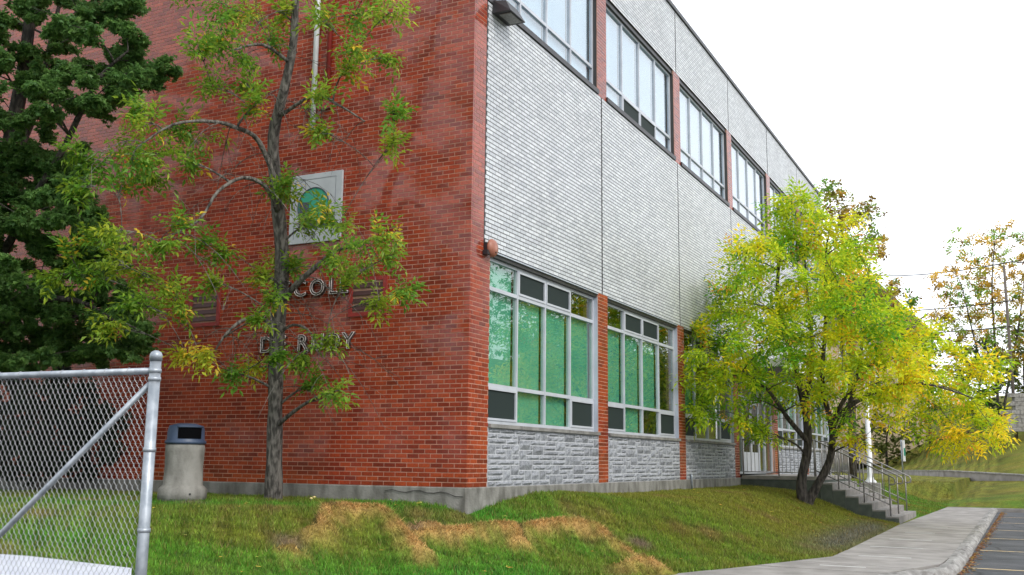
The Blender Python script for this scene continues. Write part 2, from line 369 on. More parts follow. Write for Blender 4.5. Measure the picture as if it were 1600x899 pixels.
# lifted edges of the sod, as photo pixels traced onto the bank
def hit(px, py):
    """first meeting of the ray through a pixel with the lawn (no sod relief)"""
    for D in np.arange(7, 40, .04):
        p = at(px, py, D)
        if p[2] <= base_T(p[None, :2])[0]: return p
    return p
def base_T(P):
    d = seg_dist(P, INNER); z = np.interp(d, PROF_D, PROF_Z)
    x, y = P[:, 0], P[:, 1]
    z = z+.15*np.exp(-((x-2.3)/1.9)**2-(y/1.2)**2)+.05*np.exp(-((x+.2)/.9)**2-(y/1.)**2)
    s = (P-W0)@wn
    far = np.interp(s, [-99, -9, -4, 0, 3, 14, 22, 60, 400], [-1.12, -1.12, -.7, -.3, .5, 6.0, 7.8, 10.5, 12])
    far = np.where(x < 28.2, -1.12, np.where(x < 29.5, np.interp(x-28.2, [0, 1.3], [0, 1])*(far+1.12)-1.12, far))
    on = np.clip(d/.6, 0, 1)
    return np.maximum(z, far)+.018*wob(x, y, 1.9)*on
SOD = []
for poly, hgt in [([(497, 845), (505, 815), (545, 812), (590, 815), (612, 826), (632, 850), (660, 878)], .10),
                  ([(520, 818), (548, 808), (566, 812)], .05),
                  ([(660, 850), (700, 848), (740, 842), (775, 838), (806, 838), (815, 860)], .09),
                  ([(810, 840), (850, 832), (885, 828), (915, 832), (935, 836), (952, 852), (962, 862)], .08),
                  ([(905, 820), (922, 824), (930, 828)], .05), ([(668, 830), (688, 836)], .06),
                  ([(965, 862), (985, 872)], .05), ([(985, 895), (1005, 888), (1022, 894)], .08), ([(440, 872), (455, 868)], .05)]:
    SOD.append((np.array([hit(x, y)[:2] for x, y in poly]), hgt))
def sod_field(P):
    h = np.zeros(len(P)); m = np.zeros(len(P)); cut = np.zeros(len(P)); cc_ = None
    near = (P[:, 0] > -9) & (P[:, 0] < 6) & (P[:, 1] > -5) & (P[:, 1] < 4)
    Q = P[near]
    if len(Q) == 0: return h, m, cut
    hh = np.zeros(len(Q)); mm = np.zeros(len(Q)); ct = np.zeros(len(Q))
    toC = CPOS[:2]-Q; toC /= np.linalg.norm(toC, axis=1)[:, None]
    for pl, hg in SOD:
        best = np.full(len(Q), 9.); vec = np.zeros_like(Q)
        for a, b in zip(pl[:-1], pl[1:]):
            ab = b-a; t = np.clip(((Q-a)@ab)/(ab@ab+1e-9), 0, 1); q = Q-(a+t[:, None]*ab); d = np.hypot(q[:, 0], q[:, 1])
            u = d < best; best[u] = d[u]; vec[u] = q[u]
        side = np.sum(vec*toC, axis=1)                      # >0: downhill of the edge, where the face of the sod shows
        ct = np.maximum(ct, np.where(side > 0, 0, np.exp(-((best-.06)/.045)**2))*.8)
        hh = np.maximum(hh, hg*2.1*np.exp(-(best/np.where(side > 0, .22, .05))**2))
        mm = np.maximum(mm, np.clip(np.exp(-(best/np.where(side > 0, .19, .04))**2)*(hg/.09)**.5*np.clip(1+.6*wob(Q[:, 1], Q[:, 0], 3.3), .5, 1)+.5*wob(Q[:, 0], Q[:, 1], 6)*np.exp(-(best/.3)**2), 0, 1))
    h[near] = hh; m[near] = mm; cut[near] = ct; return h, m, cut
def T(P):
    P = np.atleast_2d(np.asarray(P, float)); h, _, _ = sod_field(P); return base_T(P)+h
def Tz(x, y): return float(T([[x, y]])[0])
BARE = [(hit(685, 838)[:2], .28), (hit(650, 832)[:2], .16), (hit(300, 790)[:2], .2), (hit(450, 852)[:2], .2), (hit(850, 826)[:2], .15), (hit(1000, 850)[:2], .2)]
def lawn_color(P):
    """what grows where: fresh green, tired olive, straw, bare soil"""
    x, y = P[:, 0], P[:, 1]; d = seg_dist(P, INNER)
    a = np.clip(.5+.55*wob(x, y, .8)+.3*wob(y, x, 2.7), 0, 1)[:, None]
    olive = np.array([.12, .13, .016]); green = np.array([.045, .16, .012]); brown = np.array([.15, .1, .035]); straw = np.array([.54, .33, .12])
    c = green*(1-a)+olive*a
    rgt = np.clip((x-1.0)/5, 0, 1)[:, None]*.75*(1-np.clip((x-16)/4, 0, 1))[:, None]; c = c*(1-rgt)+np.array([.15, .145, .016])*rgt
    hillm = np.clip((x-28)/6, 0, 1)[:, None]; c = c*(1-hillm)+(np.array([.1, .125, .02])*(1-a)+np.array([.16, .145, .025])*a)*hillm
    patch = np.clip(wob(x+3, y*1.4, 1.5)*1.6-.45, 0, 1)[:, None]*.75; c = c*(1-patch)+brown*patch
    soil = (np.exp(-((d-.35)/.45)**2)*np.clip((x-4)/3, 0, 1)*np.clip((15-x)/2, 0, 1)*.85)[:, None]; c = c*(1-soil)+np.array([.09, .085, .075])*soil
    fr = np.clip((x-0.3)/-1.5, 0, 1)*np.clip((2.0-d)/1.2, 0, 1); fr = fr[:, None]; c = c*(1-fr)+np.array([.05, .165, .014])*fr
    c = c*1.4*(1+.42*wob(x, y, 9)+.3*wob(y, x, 17))[:, None].clip(.3, 2)
    for (sx_, sy_), sr in BARE:
        w_ = (np.exp(-(((x-sx_)**2+(y-sy_)**2)/sr**2)**1.5)*.9)[:, None]; c = c*(1-w_)+np.array([.19, .13, .1])*w_
    _, m, ct = sod_field(P); m = m[:, None]
    c = c*(1-m)+straw*m; c = c*(1-ct[:, None])+np.array([.05, .032, .018])*ct[:, None]
    return c, m[:, 0], soil[:, 0]
# ground sheet with a fine patch where the photo looks closely
def grid_axis(pts):
    o = []
    for (a, s), (b, _) in zip(pts[:-1], pts[1:]): o += list(np.arange(a, b-1e-6, s))
    return np.array(o+[pts[-1][0]])
gx = grid_axis([(-400, 40), (-40, 4), (-12, .5), (-7, .05), (5, .14), (16, .3), (30, .7), (90, 6), (240, 60), (900, 1)])
gy = grid_axis([(-400, 40), (-40, 4), (-8, .5), (-5.2, .055), (.3, .12), (5, .4), (14, 2), (60, 20), (200, 100), (900, 1)])
X, Y = np.meshgrid(gx, gy, indexing='ij'); P = np.stack([X.ravel(), Y.ravel()], 1)
Z = T(P)
dO = seg_dist(P, OUTER)
Z = np.where((P[:, 1] < 40) & (dO < .1) & (P[:, 0] < 28.3), -1.4, Z)
inside = (P[:, 0] > .05) & (P[:, 0] < 30) & (P[:, 1] > .05) & (P[:, 1] < 15); Z = np.where(inside, -.45, Z)
hol = (P[:, 0] > 15.55) & (P[:, 0] < 19.6) & (P[:, 1] > -3.95) & (P[:, 1] < .05); Z = np.where(hol, -1.2, Z)
nx, ny = len(gx), len(gy); I = np.arange(nx*ny).reshape(nx, ny)
Fc = np.stack([I[:-1, :-1], I[1:, :-1], I[1:, 1:], I[:-1, 1:]], -1).reshape(-1, 4)
cc, _, _ = lawn_color(P)
o = np_mesh('lawn', np.stack([P[:, 0], P[:, 1], Z], 1), Fc, 'lawn soil', None, True, cc*.8); tag(o, kind='structure')
# grass blades
def blades(name, xy, hmin, hmax, w):
    n = len(xy); c, m, soil = lawn_color(xy); keep = rng.random(n) > soil*.9; xy = xy[keep]; c = c[keep]; m = m[keep]; n = len(xy)
    z = T(xy)-.004; h = rng.uniform(hmin, hmax, n)*(1+.35*wob(xy[:, 0], xy[:, 1], 5)); a = rng.uniform(0, 6.283, n); lean = rng.uniform(.1, .75, n)*h*(1+m)
    dx, dy = np.cos(a), np.sin(a); b = rng.uniform(0, 6.283, n)
    p0 = np.stack([xy[:, 0]-dx*w, xy[:, 1]-dy*w, z], 1); p1 = np.stack([xy[:, 0]+dx*w, xy[:, 1]+dy*w, z], 1)
    p2 = np.stack([xy[:, 0]+np.cos(b)*lean, xy[:, 1]+np.sin(b)*lean, z+h*np.where(m > .4, .7, 1)], 1)
    V = np.stack([p0, p1, p2], 1).reshape(-1, 3)
    v = rng.uniform(.55, 1.6, (n, 1)); yl = (rng.random((n, 1)) < .16)*1.; c = c*v*(1-yl*.6)+yl*.6*np.array([.24, .17, .05])
    return np_mesh(name, V, np.arange(3*n).reshape(-1, 3), 'grass blade', None, False, np.repeat(c, 3, 0))
def sample(n, x0, x1, y0, y1):
    q = np.stack([rng.uniform(x0, x1, n), rng.uniform(y0, y1, n)], 1)
    d = seg_dist(q, INNER); k = (d > .02) & ~((q[:, 0] > -.04) & (q[:, 1] > -.04)) & ~((q[:, 0] > 15.4) & (q[:, 0] < 19.8) & (q[:, 1] > -4.2))
    D = np.concatenate([q, np.full((len(q), 1), -.5)], 1)-CPOS; zc = D@Fw; px = FPX*(D@Rt)/np.maximum(zc, .1)
    return q[k & (zc > 2) & (np.abs(px) < 950)]
bl = blades('grass', np.concatenate([sample(330000, -8, 4, -4, 8), sample(150000, 3, 16, -4.3, .1), sample(30000, 19.8, 34, -4.4, 0)]), .028, .075, .007)
tag(bl, 'short mixed green and straw grass covering the bank', 'grass', kind='stuff')
# tufts standing along the torn sod
tp = []
for pl, hg in SOD:
    for a, b in zip(pl[:-1], pl[1:]):
        n = int(np.linalg.norm(b-a)*900); t = rng.random(n)[:, None]; tp.append(a+(b-a)*t+rng.normal(0, .05, (n, 2)))
o = blades('dry_grass', np.concatenate(tp), .03, .085, .006); tag(o, 'straw coloured dead grass along the torn edges of the sod', 'dry grass', kind='stuff')

# asphalt, sidewalk, kerb
mb = MB(); pts = [(x, y) for x, y in OUTER if x < 28]; n = len(pts)
vs = [(x, y+.0, -1.22) for x, y in pts]+[(x-6 if i > 7 else x, -60, -1.22) for i, (x, y) in enumerate(pts)]
mb.add(vs, [(i, i+1, n+i+1, n+i) for i in range(n-1)]); o = mb.build('parking_lot', 'asphalt'); tag(o, kind='structure')
o = MB().add([(-46, -60, -1.222), (-46, 12.6, -1.222), (-400, 60, -1.222), (-400, -60, -1.222)], [(0, 1, 2, 3)]).build('road', 'asphalt'); tag(o, kind='structure')
# resample sidewalk in slabs
def resample(poly, step):
    pts = [np.array(p, float) for p in poly]; L = [0]
    for a, b in zip(pts[:-1], pts[1:]): L.append(L[-1]+np.linalg.norm(b-a))
    L = np.array(L); A = np.array(pts)
    t = np.linspace(0, L[-1], int(L[-1]/step)+1); return np.stack([np.interp(t, L, A[:, 0]), np.interp(t, L, A[:, 1])], 1)
swk = thing('sidewalk', (5, -5.2, -1.1), None, None); tag(swk, kind='structure')
IN = [(27.9, -4.37), (15.07, -4.12), (6.2, -4.2), (4.76, -4.2), (2.61, -3.46), (.53, -2.68), (-7, .15), (-17, 3.9)]
OU = [(27.9, -5.9), (15.07, -5.9), (6.0, -5.93), (4.3, -5.88), (2.5, -5.3), (-.2, -4.3), (-7.6, -1.5), (-17.6, 2.2)]
bm_ = MB(); ns = [8, 6, 1, 2, 2, 5, 7]
def slabpoly(a, b, c, d, z1, g=.014):
    ctr = (a+b+c+d)/4; Q = [p+(ctr-p)/np.linalg.norm(ctr-p)*g for p in (a, b, c, d)]
    vs = [(p[0], p[1], -1.3) for p in Q]+[(p[0], p[1], z1) for p in Q]
    return vs, [(4, 5, 6, 7), (0, 1, 5, 4), (1, 2, 6, 5), (2, 3, 7, 6), (3, 0, 4, 7)]
for i in range(len(IN)-1):
    a0, a1 = np.array(IN[i]), np.array(IN[i+1]); b0, b1 = np.array(OU[i]), np.array(OU[i+1])
    for k in range(ns[i]):
        t0, t1 = k/ns[i], (k+1)/ns[i]
        vs, fs = slabpoly(a0+(a1-a0)*t0, a0+(a1-a0)*t1, b0+(b1-b0)*t1, b0+(b1-b0)*t0, -1.1+rng.uniform(-.003, .003))
        MB().add(vs, fs).build('slab', 'pale concrete', swk)
for x, y0, y1 in [(3.15, -4.3, -4.95), (5.15, -4.56, -5.38), (7.3, -4.46, -5.37), (9.55, -4.54, -5.33), (11.9, -4.6, -5.2), (14.4, -4.6, -5.3)]:
    B('painted_mark', 'white mark', swk, x-.025, x+.025, y1, y0, -1.1, -1.0935)
# kerb, rough broken front
kp = resample([(27.9, -5.96)]+[(x, y) for x, y in OUTER[2:10]]+[OUTER[10]], .11)
tn = np.gradient(kp, axis=0); tn /= np.linalg.norm(tn, axis=1)[:, None]; nr = np.stack([tn[:, 1], -tn[:, 0]], 1)
nr = np.where((np.sum(nr*np.array([-.2, -1]), axis=1) < 0)[:, None], -nr, nr)
prof = [(-.16, -1.3), (-.16, -1.094), (-.06, -1.088), (.0, -1.1), (.045, -1.15), (.06, -1.23), (.06, -1.3)]
V = []
for (ox, oz) in prof:
    j = rng.normal(0, 1, (len(kp), 2)); w = .018 if -.1 < ox < .05 else .004
    V.append(np.concatenate([kp+nr*(ox+j[:, :1]*w), (oz+j[:, 1:]*w*.7)[:, :1]], 1))
V = np.stack(V, 1); nk, npf = V.shape[:2]; I = np.arange(nk*npf).reshape(nk, npf)
Fc = np.stack([I[:-1, :-1], I[:-1, 1:], I[1:, 1:], I[1:, :-1]], -1).reshape(-1, 4)
o = np_mesh('kerb', V.reshape(-1, 3), Fc, 'block wall', None, False); tag(o, kind='structure')
o = B('kerb', 'pale concrete', None, 27.93, 28.12, -16, -4.38, -1.4, -1.09, bevel=.01); tag(o, kind='structure')
ml = thing('parking_marking', (10, -8, -1.21), None, None); tag(ml, kind='structure')
for x in (1.55, 5.3, 9.2, 12.95, 16.35, 20.15, 23.8):
    V = []; m_ = 24
    for i in range(m_+1):
        y = -6.22-(4.9)*i/m_; V += [(x-.05+rng.normal(0, .004), y, -1.2155), (x+.05+rng.normal(0, .004), y, -1.2155)]
    MB().add(V, [(2*i, 2*i+1, 2*i+3, 2*i+2) for i in range(m_)]).build('stall_line', 'road line', ml)
mat('old asphalt', (.09, .09, .093), .85, c2=(.06, .06, .064), scale=2, bump=.4, bscale=80, detail=9)
o = MB().add([(-2, -7.35, -1.2185), (9.0, -7.42, -1.2185), (9.3, -60, -1.2185), (-2, -60, -1.2185)], [(0, 3, 2, 1)]).build('asphalt_patch', 'old asphalt'); tag(o, kind='structure')
# litter of leaves along the kerb
def leaf_litter(name, pts, size, cols, label):
    n = len(pts); a = rng.uniform(0, 6.28, n); s = size*rng.uniform(.6, 1.3, n); V = []
    for k, (u, v, z) in enumerate([(-1, 0, 0), (0, -.5, .25), (1, 0, .1), (0, .5, .3)]):
        V.append(np.stack([pts[:, 0]+s*(u*np.cos(a)-v*np.sin(a)), pts[:, 1]+s*(u*np.sin(a)+v*np.cos(a)), pts[:, 2]+z*s*rng.uniform(.1, 1, n)+.003], 1))
    V = np.stack(V, 1).reshape(-1, 3); I = np.arange(n)[:, None]*4
    Fc = np.concatenate([I+[0, 1, 2], I+[0, 2, 3]], 0); C = np.array(cols)[rng.integers(0, len(cols), n)]*rng.uniform(.6, 1.3, (n, 1))
    o = np_mesh(name, V, Fc, 'litter', None, False, np.repeat(C, 4, 0)); tag(o, label, 'fallen leaves', kind='stuff')
n = 1500; x = rng.uniform(1.5, 27.7, n)**1.0; y = np.interp(x, [2.67, 3.16, 3.78, 5], [-5.59, -5.88, -6.04, -6.08])-.07-np.abs(rng.normal(0, .07, n))
leaf_litter('fallen_leaves', np.stack([x, y, np.full(n, -1.216)], 1), .032, [(.35, .13, .03), (.25, .08, .02), (.12, .05, .02), (.4, .25, .05)], 'brown and orange leaves gathered in the gutter below the kerb')
q = np.concatenate([np.array([13.4, -2.3])+rng.normal(0, 1, (90, 2))*[2.2, .55], sample(260, -8, 4, -3, 7), sample(160, 6, 26, -4.3, -.3)]); leaf_litter('fallen_leaves', np.concatenate([q, T(q)[:, None]+.045], 1), .04, [(.6, .45, .07), (.55, .3, .05), (.5, .5, .1)], 'yellow leaves scattered over the grass bank')

# ================================================================== SCHOOL BUILDING
sch = thing('school_building', (0, 0, 0), 'two storey red and white glazed brick school with grey stone base and green blinds', 'building')
JX = [5.25, 10.22, 15.18, 20.15, 25.12]; XE = 30.1; YE = 15.6; ZT = 170*CRS     # 11.5
PIERS = [(x-.22, x+.28) for x in JX]
# long side wall (x = 0), corner pier and its bricks
bw = B('brick_wall', 'mortar', sch, .0, .35, .0, YE, 0.001, ZT)
vents = [(4.80, 5.50, 38, 47), (1.45, 2.16, 38, 47)]
L = course_cells(-.001, YE, 0, ZT, .0)
keep = np.ones(len(L), bool)
for a, b, c0, c1 in vents:
    rw = (L[:, 2] > c0*CRS) & (L[:, 3] < c1*CRS+.001)
    l_ = rw & (L[:, 0] < a-.02) & (L[:, 1] > a-.004); L[l_, 1] = a-.004
    h_ = rw & (L[:, 1] > b+.02) & (L[:, 0] < b+.004); L[h_, 0] = b+.004
    keep &= ~(rw & (L[:, 1] > a) & (L[:, 0] < b))
A1 = cells_to_boxes(L[keep], 'L')
# right-hand return of the corner pier: same courses, on y = 0
Lr = course_cells(.0, .63, 0, 53*CRS, .0); Lr2 = course_cells(.0, .405, 53*CRS, ZT, .0)
# corner bricks belong to both faces; keep the left-hand box long and start the return behind it
A2 = cells_to_boxes(np.concatenate([Lr, Lr2]), 'R'); A2[:, 0] = np.maximum(A2[:, 0], .045); A2 = A2[A2[:, 1]-A2[:, 0] > .03]
A1[:, 2] = np.where(A1[:, 2] < .02, -.0035, A1[:, 2])
brick_faces(np.concatenate([A1, A2]), 'brick', 'brick_field', 'red glazed brick', bw, 300)
B('pier_core', 'mortar', bw, .35, .62, .0, .3, .001, 53*CRS-.02); 
B('pier_core', 'mortar', bw, .35, .4, .0, .3, 53*CRS-.02, ZT)
# bays on the long front
ZH, ZS = 53*CRS, .87            # underside of white panel, stone top
ZU0, ZU1 = 112*CRS, 146*CRS     # upper window band 7.58..9.88
whites = []
bays = []
edges = [.63]+[v for p in PIERS for v in p]+[XE]
for k in range(6): bays.append((edges[2*k], edges[2*k+1]))
jx = [.405]+[x for x in JX]+[XE]
for k in range(6):
    a, b = jx[k]+(.022 if k else .02), jx[k+1]-.022
    for tagn, z0, z1 in (('lower', 53, 112), ('upper', 146, 170)):
        pn = B('glazed_brick_panel', 'grey mortar', sch, a, b, .0, .28, z0*CRS, z1*CRS)
        L = course_cells(a, b, z0*CRS, z1*CRS, .05, .016, .0095); A = cells_to_boxes(L, 'R')
        brick_faces(A, 'glazed_brick', 'glazed_brick_field', 'white glazed brick', pn, 300 if (k == 0 and tagn == 'lower') else 0)
# piers
for k, (a, b) in enumerate(PIERS):
    pr = B('brick_pier', 'mortar', sch, a, b, .0, .3, .001, 53*CRS-.001)
    L = course_cells(a, b, 0, 53*CRS, a); A = cells_to_boxes(L, 'R'); brick_faces(A, '', 'brick_field', 'red glazed brick', pr)
    pr = B('brick_pier', 'mortar', sch, a, b, .0, .3, ZU0+.001, ZU1-.001)
    L = course_cells(a, b, ZU0, ZU1, a); A = cells_to_boxes(L, 'R'); brick_faces(A, '', 'brick_field', 'red glazed brick', pr)
    B('expansion_joint', 'dark reveal', sch, JX[k]-.021, JX[k]+.021, .012, .05, 53*CRS, ZU0); B('expansion_joint', 'dark reveal', sch, JX[k]-.021, JX[k]+.021, .012, .05, ZU1, ZT)
B('expansion_joint', 'dark reveal', sch, .406, .422, .005, .05, 53*CRS, ZT)
# split stone dados
def stone_mesh(w, h, parent, x, z):
    nx_, nz_ = max(2, int(w/.085)), max(2, int(h/.05)); V = []
    for j in range(nz_+1):
        for i in range(nx_+1):
            e = (i in (0, nx_)) or (j in (0, nz_))
            V.append((x+w*i/nx_, (-.006 if e else -.016-rng.uniform(0, .022)), z+h*j/nz_))
    f = [(j*(nx_+1)+i, j*(nx_+1)+i+1, (j+1)*(nx_+1)+i+1, (j+1)*(nx_+1)+i) for j in range(nz_) for i in range(nx_)]
    mb = MB().add(V, f); return mb.build('stone', 'split stone', parent)
for k, (a, b) in enumerate(bays):
    if k == 3: continue
    dd = B('stone_dado', 'pale mortar', sch, a, b, -.004, .28, .001, ZS)
    un = ZS/11; occ = {}
    cw = .05; nc = int((b-a)/cw); G = np.zeros((11, nc), bool)
    for r in range(11):
        c = 0
        while c < nc:
            if G[r, c]: c += 1; continue
            w = int(rng.choice([4, 5, 6, 8, 10, 12])); hh = int(rng.choice([1, 1, 2, 2])) if w < 11 else 1
            if r == 10: hh = 1
            e = c
            while e < nc and e < c+w and not G[r:r+hh, e].any(): e += 1
            if nc-e < 3 and not G[r:r+hh, e:nc].any(): e = nc
            if e == c: hh = 1; e = c+1
            G[r:r+hh, c:e] = True
            x0 = a+(b-a)*c/nc; x1 = a+(b-a)*e/nc
            if x1-x0 > .04: stone_mesh(x1-x0-.018, un*hh-.017, dd, x0+.009, r*un+.0085)
            c = e
    x = a-.0
    while x < b-.05:
        w = min(1.15, b-x); B('sill_stone', 'stone sill', dd, x+.004, x+w-.004, -.05, .12, ZS+.002, ZS+.06, bevel=.004); x += w
# windows of the ground floor
def frame_bars(name, mtl, parent, x0, x1, z0, z1, w, y0, y1):
    A = [(x0, x0+w, y0, y1, z0, z1), (x1-w, x1, y0, y1, z0, z1), (x0+w, x1-w, y0, y1, z0, z0+w), (x0+w, x1-w, y0, y1, z1-w, z1)]
    return boxes(name, A, mtl, parent)
def window(a, b, z0, z1, zt, dark, upper, blindcols):
    w = thing('window', ((a+b)/2, .1, z0), None, None); w.parent = sch
    fm = 'white frame'
    YF = .085; D = .07
    frame_bars('frame', fm, w, a+.002, b-.002, z0, z1, .05, YF, YF+D)
    xs = [a+.05+(b-a-.1)*i/4 for i in range(5)]
    zz = [z0+.05]+zt+[z1-.05]
    for i in (1, 2, 3): B('mullion', fm, w, xs[i]-.02, xs[i]+.02, YF-.004, YF+D, z0+.05, z1-.05)
    for z in zt:
        for i in range(4): B('transom', fm, w, xs[i]+(.02 if i else 0), xs[i+1]-(.02 if i < 3 else 0), YF, YF+D, z-.03, z+.03)
    for i in range(4):
        for j in range(len(zz)-1):
            xa = xs[i]+(.02 if i else 0)+.002; xb = xs[i+1]-(.02 if i < 3 else 0)-.002
            za = zz[j]+(.03 if j else 0)+.002; zb = zz[j+1]-(.03 if j < len(zz)-2 else 0)-.002
            if (i, j) in dark:
                frame_bars('sash', fm, w, xa, xb, za, zb, .035, YF-.012, YF+.03)
                B('insect_screen', 'screen mesh', w, xa+.035, xb-.035, YF+.012, YF+.02, za+.035, zb-.035)
            else:
                B('pane', 'upper glass' if upper else 'glass', w, xa, xb, YF+.03, YF+.036, za, zb)
            if (i, j) in blindcols and (i, j) not in dark:
                m_ = 'pale blind' if upper else 'green blind'
                B('blind', m_, w, xa, xb-(0 if upper else .025), YF+.1, YF+.105, za-.02, zb+.02)
    return w
for k, (a, b) in enumerate(bays):
    if k == 3: continue
    window(a, b, .94, 3.5, [1.52, 3.02], {(1, 2), (2, 2), (0, 0), (3, 0)}, False,
           {(0, 1), (1, 1), (2, 1), (3, 1), (1, 0), (2, 0), (0, 2)} if k == 0 else ({(0, 1), (1, 1), (2, 1), (1, 0)} if k == 1 else {(0, 1), (2, 1)}))
    B('window_head', 'flashing', sch, a, b, .02, .16, 3.5, ZH-.002)
    B('jamb', 'aluminium', sch, b-.006, b-.0015, .006, .083, .94, 3.5)
    B('drip_edge', 'aluminium', sch, a, b, -.012, .02, 3.555, 3.575)
for k in range(6):
    a = .63 if k == 0 else PIERS[k-1][1]; b = PIERS[k][0] if k < 5 else XE-.4
    window(a, b, 7.68, 9.78, [8.15], ({(1, 0), (2, 0)} if k == 1 else set()), True, {(i, j) for i in range(4) for j in range(2)})
    B('window_head', 'flashing', sch, a, b, .03, .16, 9.78, ZU1-.002)
    B('sill_flashing', 'flashing', sch, a-.02, b+.02, -.035, .14, ZU0+.004, 7.68)
    B('side_reveal', 'dark reveal', sch, b-.004, b-.002, .01, .085, 7.68, 9.78)
B('end_pier', 'mortar', sch, XE-.4, XE, 0.004, .3, ZU0, ZU1)
B('sill_flashing', 'flashing', sch, .40, .62, -.02, .1, ZU0+.004, 7.68)
B('pier_core', 'mortar', sch, .4, .63, .0, .3, 7.68, ZU1)
L = course_cells(.405, .63, 114*CRS, ZU1, .0); boxes('brick_field', cells_to_boxes(L, 'R'), 'red glazed brick', sch, 'stuff')
# parapet, shell, floors
B('coping', 'flashing', sch, -.04, XE+.04, -.045, .34, ZT+.002, ZT+.1); B('coping', 'flashing', sch, -.04, .36, .345, YE, ZT+.002, ZT+.1)
B('roof', 'interior', sch, .36, XE-.3, .36, YE-.3, 11.1, 11.25)
B('end_wall', 'mortar', sch, XE-.3, XE, .302, YE, .001, ZT); B('rear_wall', 'mortar', sch, .36, XE-.31, YE-.3, YE, .001, ZT)
B('floor_slab', 'interior', sch, .36, XE-.31, .29, YE-.31, 3.62, 3.9); B('floor_slab', 'interior', sch, .36, XE-.31, .29, YE-.31, 0.05, .2)
B('partition', 'interior', sch, .36, XE-.31, 4.5, 4.6, .21, 3.6); B('partition', 'interior', sch, .36, XE-.31, 4.5, 4.6, 3.91, 11.09)
# concrete footing, cracked at the corner
def footing():
    m_ = 60; V = []; F_ = []
    xs = np.concatenate([np.linspace(YE, .0, 70), ]); 
    def strip(P2, nrm):
        b = len(V); n_ = len(P2)
        for p in P2:
            j = rng.normal(0, .006)
            for (o_, z_) in ((.012, .0), (.028+j*.2, -.012), (.03, -.2), (.035+j, -.42), (.05, -1.3)):
                V.append((p[0]+nrm[0]*o_, p[1]+nrm[1]*o_, z_+rng.normal(0, .003 if z_ < 0 else .001)))
        F_.extend([(b+i*5+k, b+i*5+k+1, b+(i+1)*5+k+1, b+(i+1)*5+k) for i in range(n_-1) for k in range(4)])
        return b, n_
    b1, n1 = strip([(0, y) for y in xs], (-1, 0)); b2, n2 = strip([(x, 0) for x in np.linspace(0, 15.4, 90)], (0, -1))
    for k in range(4): F_.append((b1+(n1-1)*5+k, b1+(n1-1)*5+k+1, b2+k+1, b2+k))
    b3, n3 = strip([(x, 0) for x in np.linspace(19.8, XE, 40)], (0, -1))
    return MB().add(V, F_)
footing().build('foundation', 'concrete', sch)
B('foundation_top', 'concrete', sch, .0, XE, 0, YE, -.25, -.002)
# crack line in the footing near the corner
cp = [(-.041, 1.35-i*.12, -.07+.02*math.sin(i*1.7)-.004*max(0, i-6)**1.6) for i in range(12)]
MB().tube(cp, .0055, 5).build('crack', 'dark reveal', sch)
MB().lathe((10.75, -.05, .02), [(.03, -.25), (.03, .05), (.022, .1)], 10).build('drain_stub', 'galvanised', sch, True)

# entrance bay
a, b = bays[3]
ent = thing('entrance_front', ((a+b)/2, .1, .1), None, None); ent.parent = sch
EZ = .1
xs = [a+.02, a+.75, a+1.75, a+2.75, a+3.5, b-.02]
frame_bars('frame', 'white frame', ent, a+.002, b-.002, EZ, 3.5, .06, .08, .16)
B('transom', 'white frame', ent, a+.06, b-.06, .085, .155, 2.2, 2.3)
for x in xs[1:-1]: B('mullion', 'white frame', ent, x-.03, x+.03, .079, .15, EZ+.06, 3.44)
B('pane', 'glass', ent, a+.06, b-.06, .12, .126, 2.3, 3.44)
for i, (x0, x1) in enumerate(zip(xs[:-1], xs[1:])):
    if i in (1, 2):
        dr = B('door', 'white frame', ent, x0+.035, x1-.035, .09, .13, EZ+.062, .62); 
        frame_bars('door_frame', 'white frame', dr, x0+.035, x1-.035, .62, 2.19, .09, .09, .13)
        B('pane', 'screen glass', dr, x0+.125, x1-.125, .105, .111, .71, 2.1)
        B('handle', 'aluminium', dr, (x1-.16 if i == 1 else x0+.12), (x1-.13 if i == 1 else x0+.15), .04, .07, .95, 1.35)
    else: B('pane', 'glass', ent, x0+.03, x1-.03, .12, .126, EZ+.06, 2.2)
B('window_head', 'flashing', sch, a, b, .02, .16, 3.5, ZH-.002)
cn = B('canopy', 'white paint', sch, a-.25, b+.1, -1.35, -.002, 3.02, 3.24); B('canopy_soffit', 'flashing', sch, a-.22, b+.07, -1.32, -.01, 3.0, 3.018)

# louvres on the side wall
for a, b, c0, c1 in vents:
    z0, z1 = c0*CRS, c1*CRS
    v = thing('louvre_vent', (0, (a+b)/2, z0), None, None); v.parent = sch
    A = [(-.02, .02, a, a+.07, z0, z1), (-.02, .02, b-.07, b, z0, z1), (-.02, .02, a+.07, b-.07, z0, z0+.06), (-.02, .02, a+.07, b-.07, z1-.06, z1)]
    boxes('frame', A, 'red paint', v); B('backing', 'black', v, .005, .012, a+.07, b-.07, z0+.06, z1-.06)
    for i in range(4):
        zc = z0+.09+i*(z1-z0-.14)/4
        MB().add([(-.018, a+.072, zc), (-.018, b-.072, zc), (.003, b-.072, zc+.075), (.003, a+.072, zc+.075), (-.018, a+.072, zc+.012), (-.018, b-.072, zc+.012), (.003, b-.072, zc+.087), (.003, a+.072, zc+.087)],
                 [(0, 1, 2, 3), (4, 7, 6, 5), (0, 4, 5, 1), (1, 5, 6, 2), (2, 6, 7, 3), (3, 7, 4, 0)]).build('slat', 'dark slat', v)

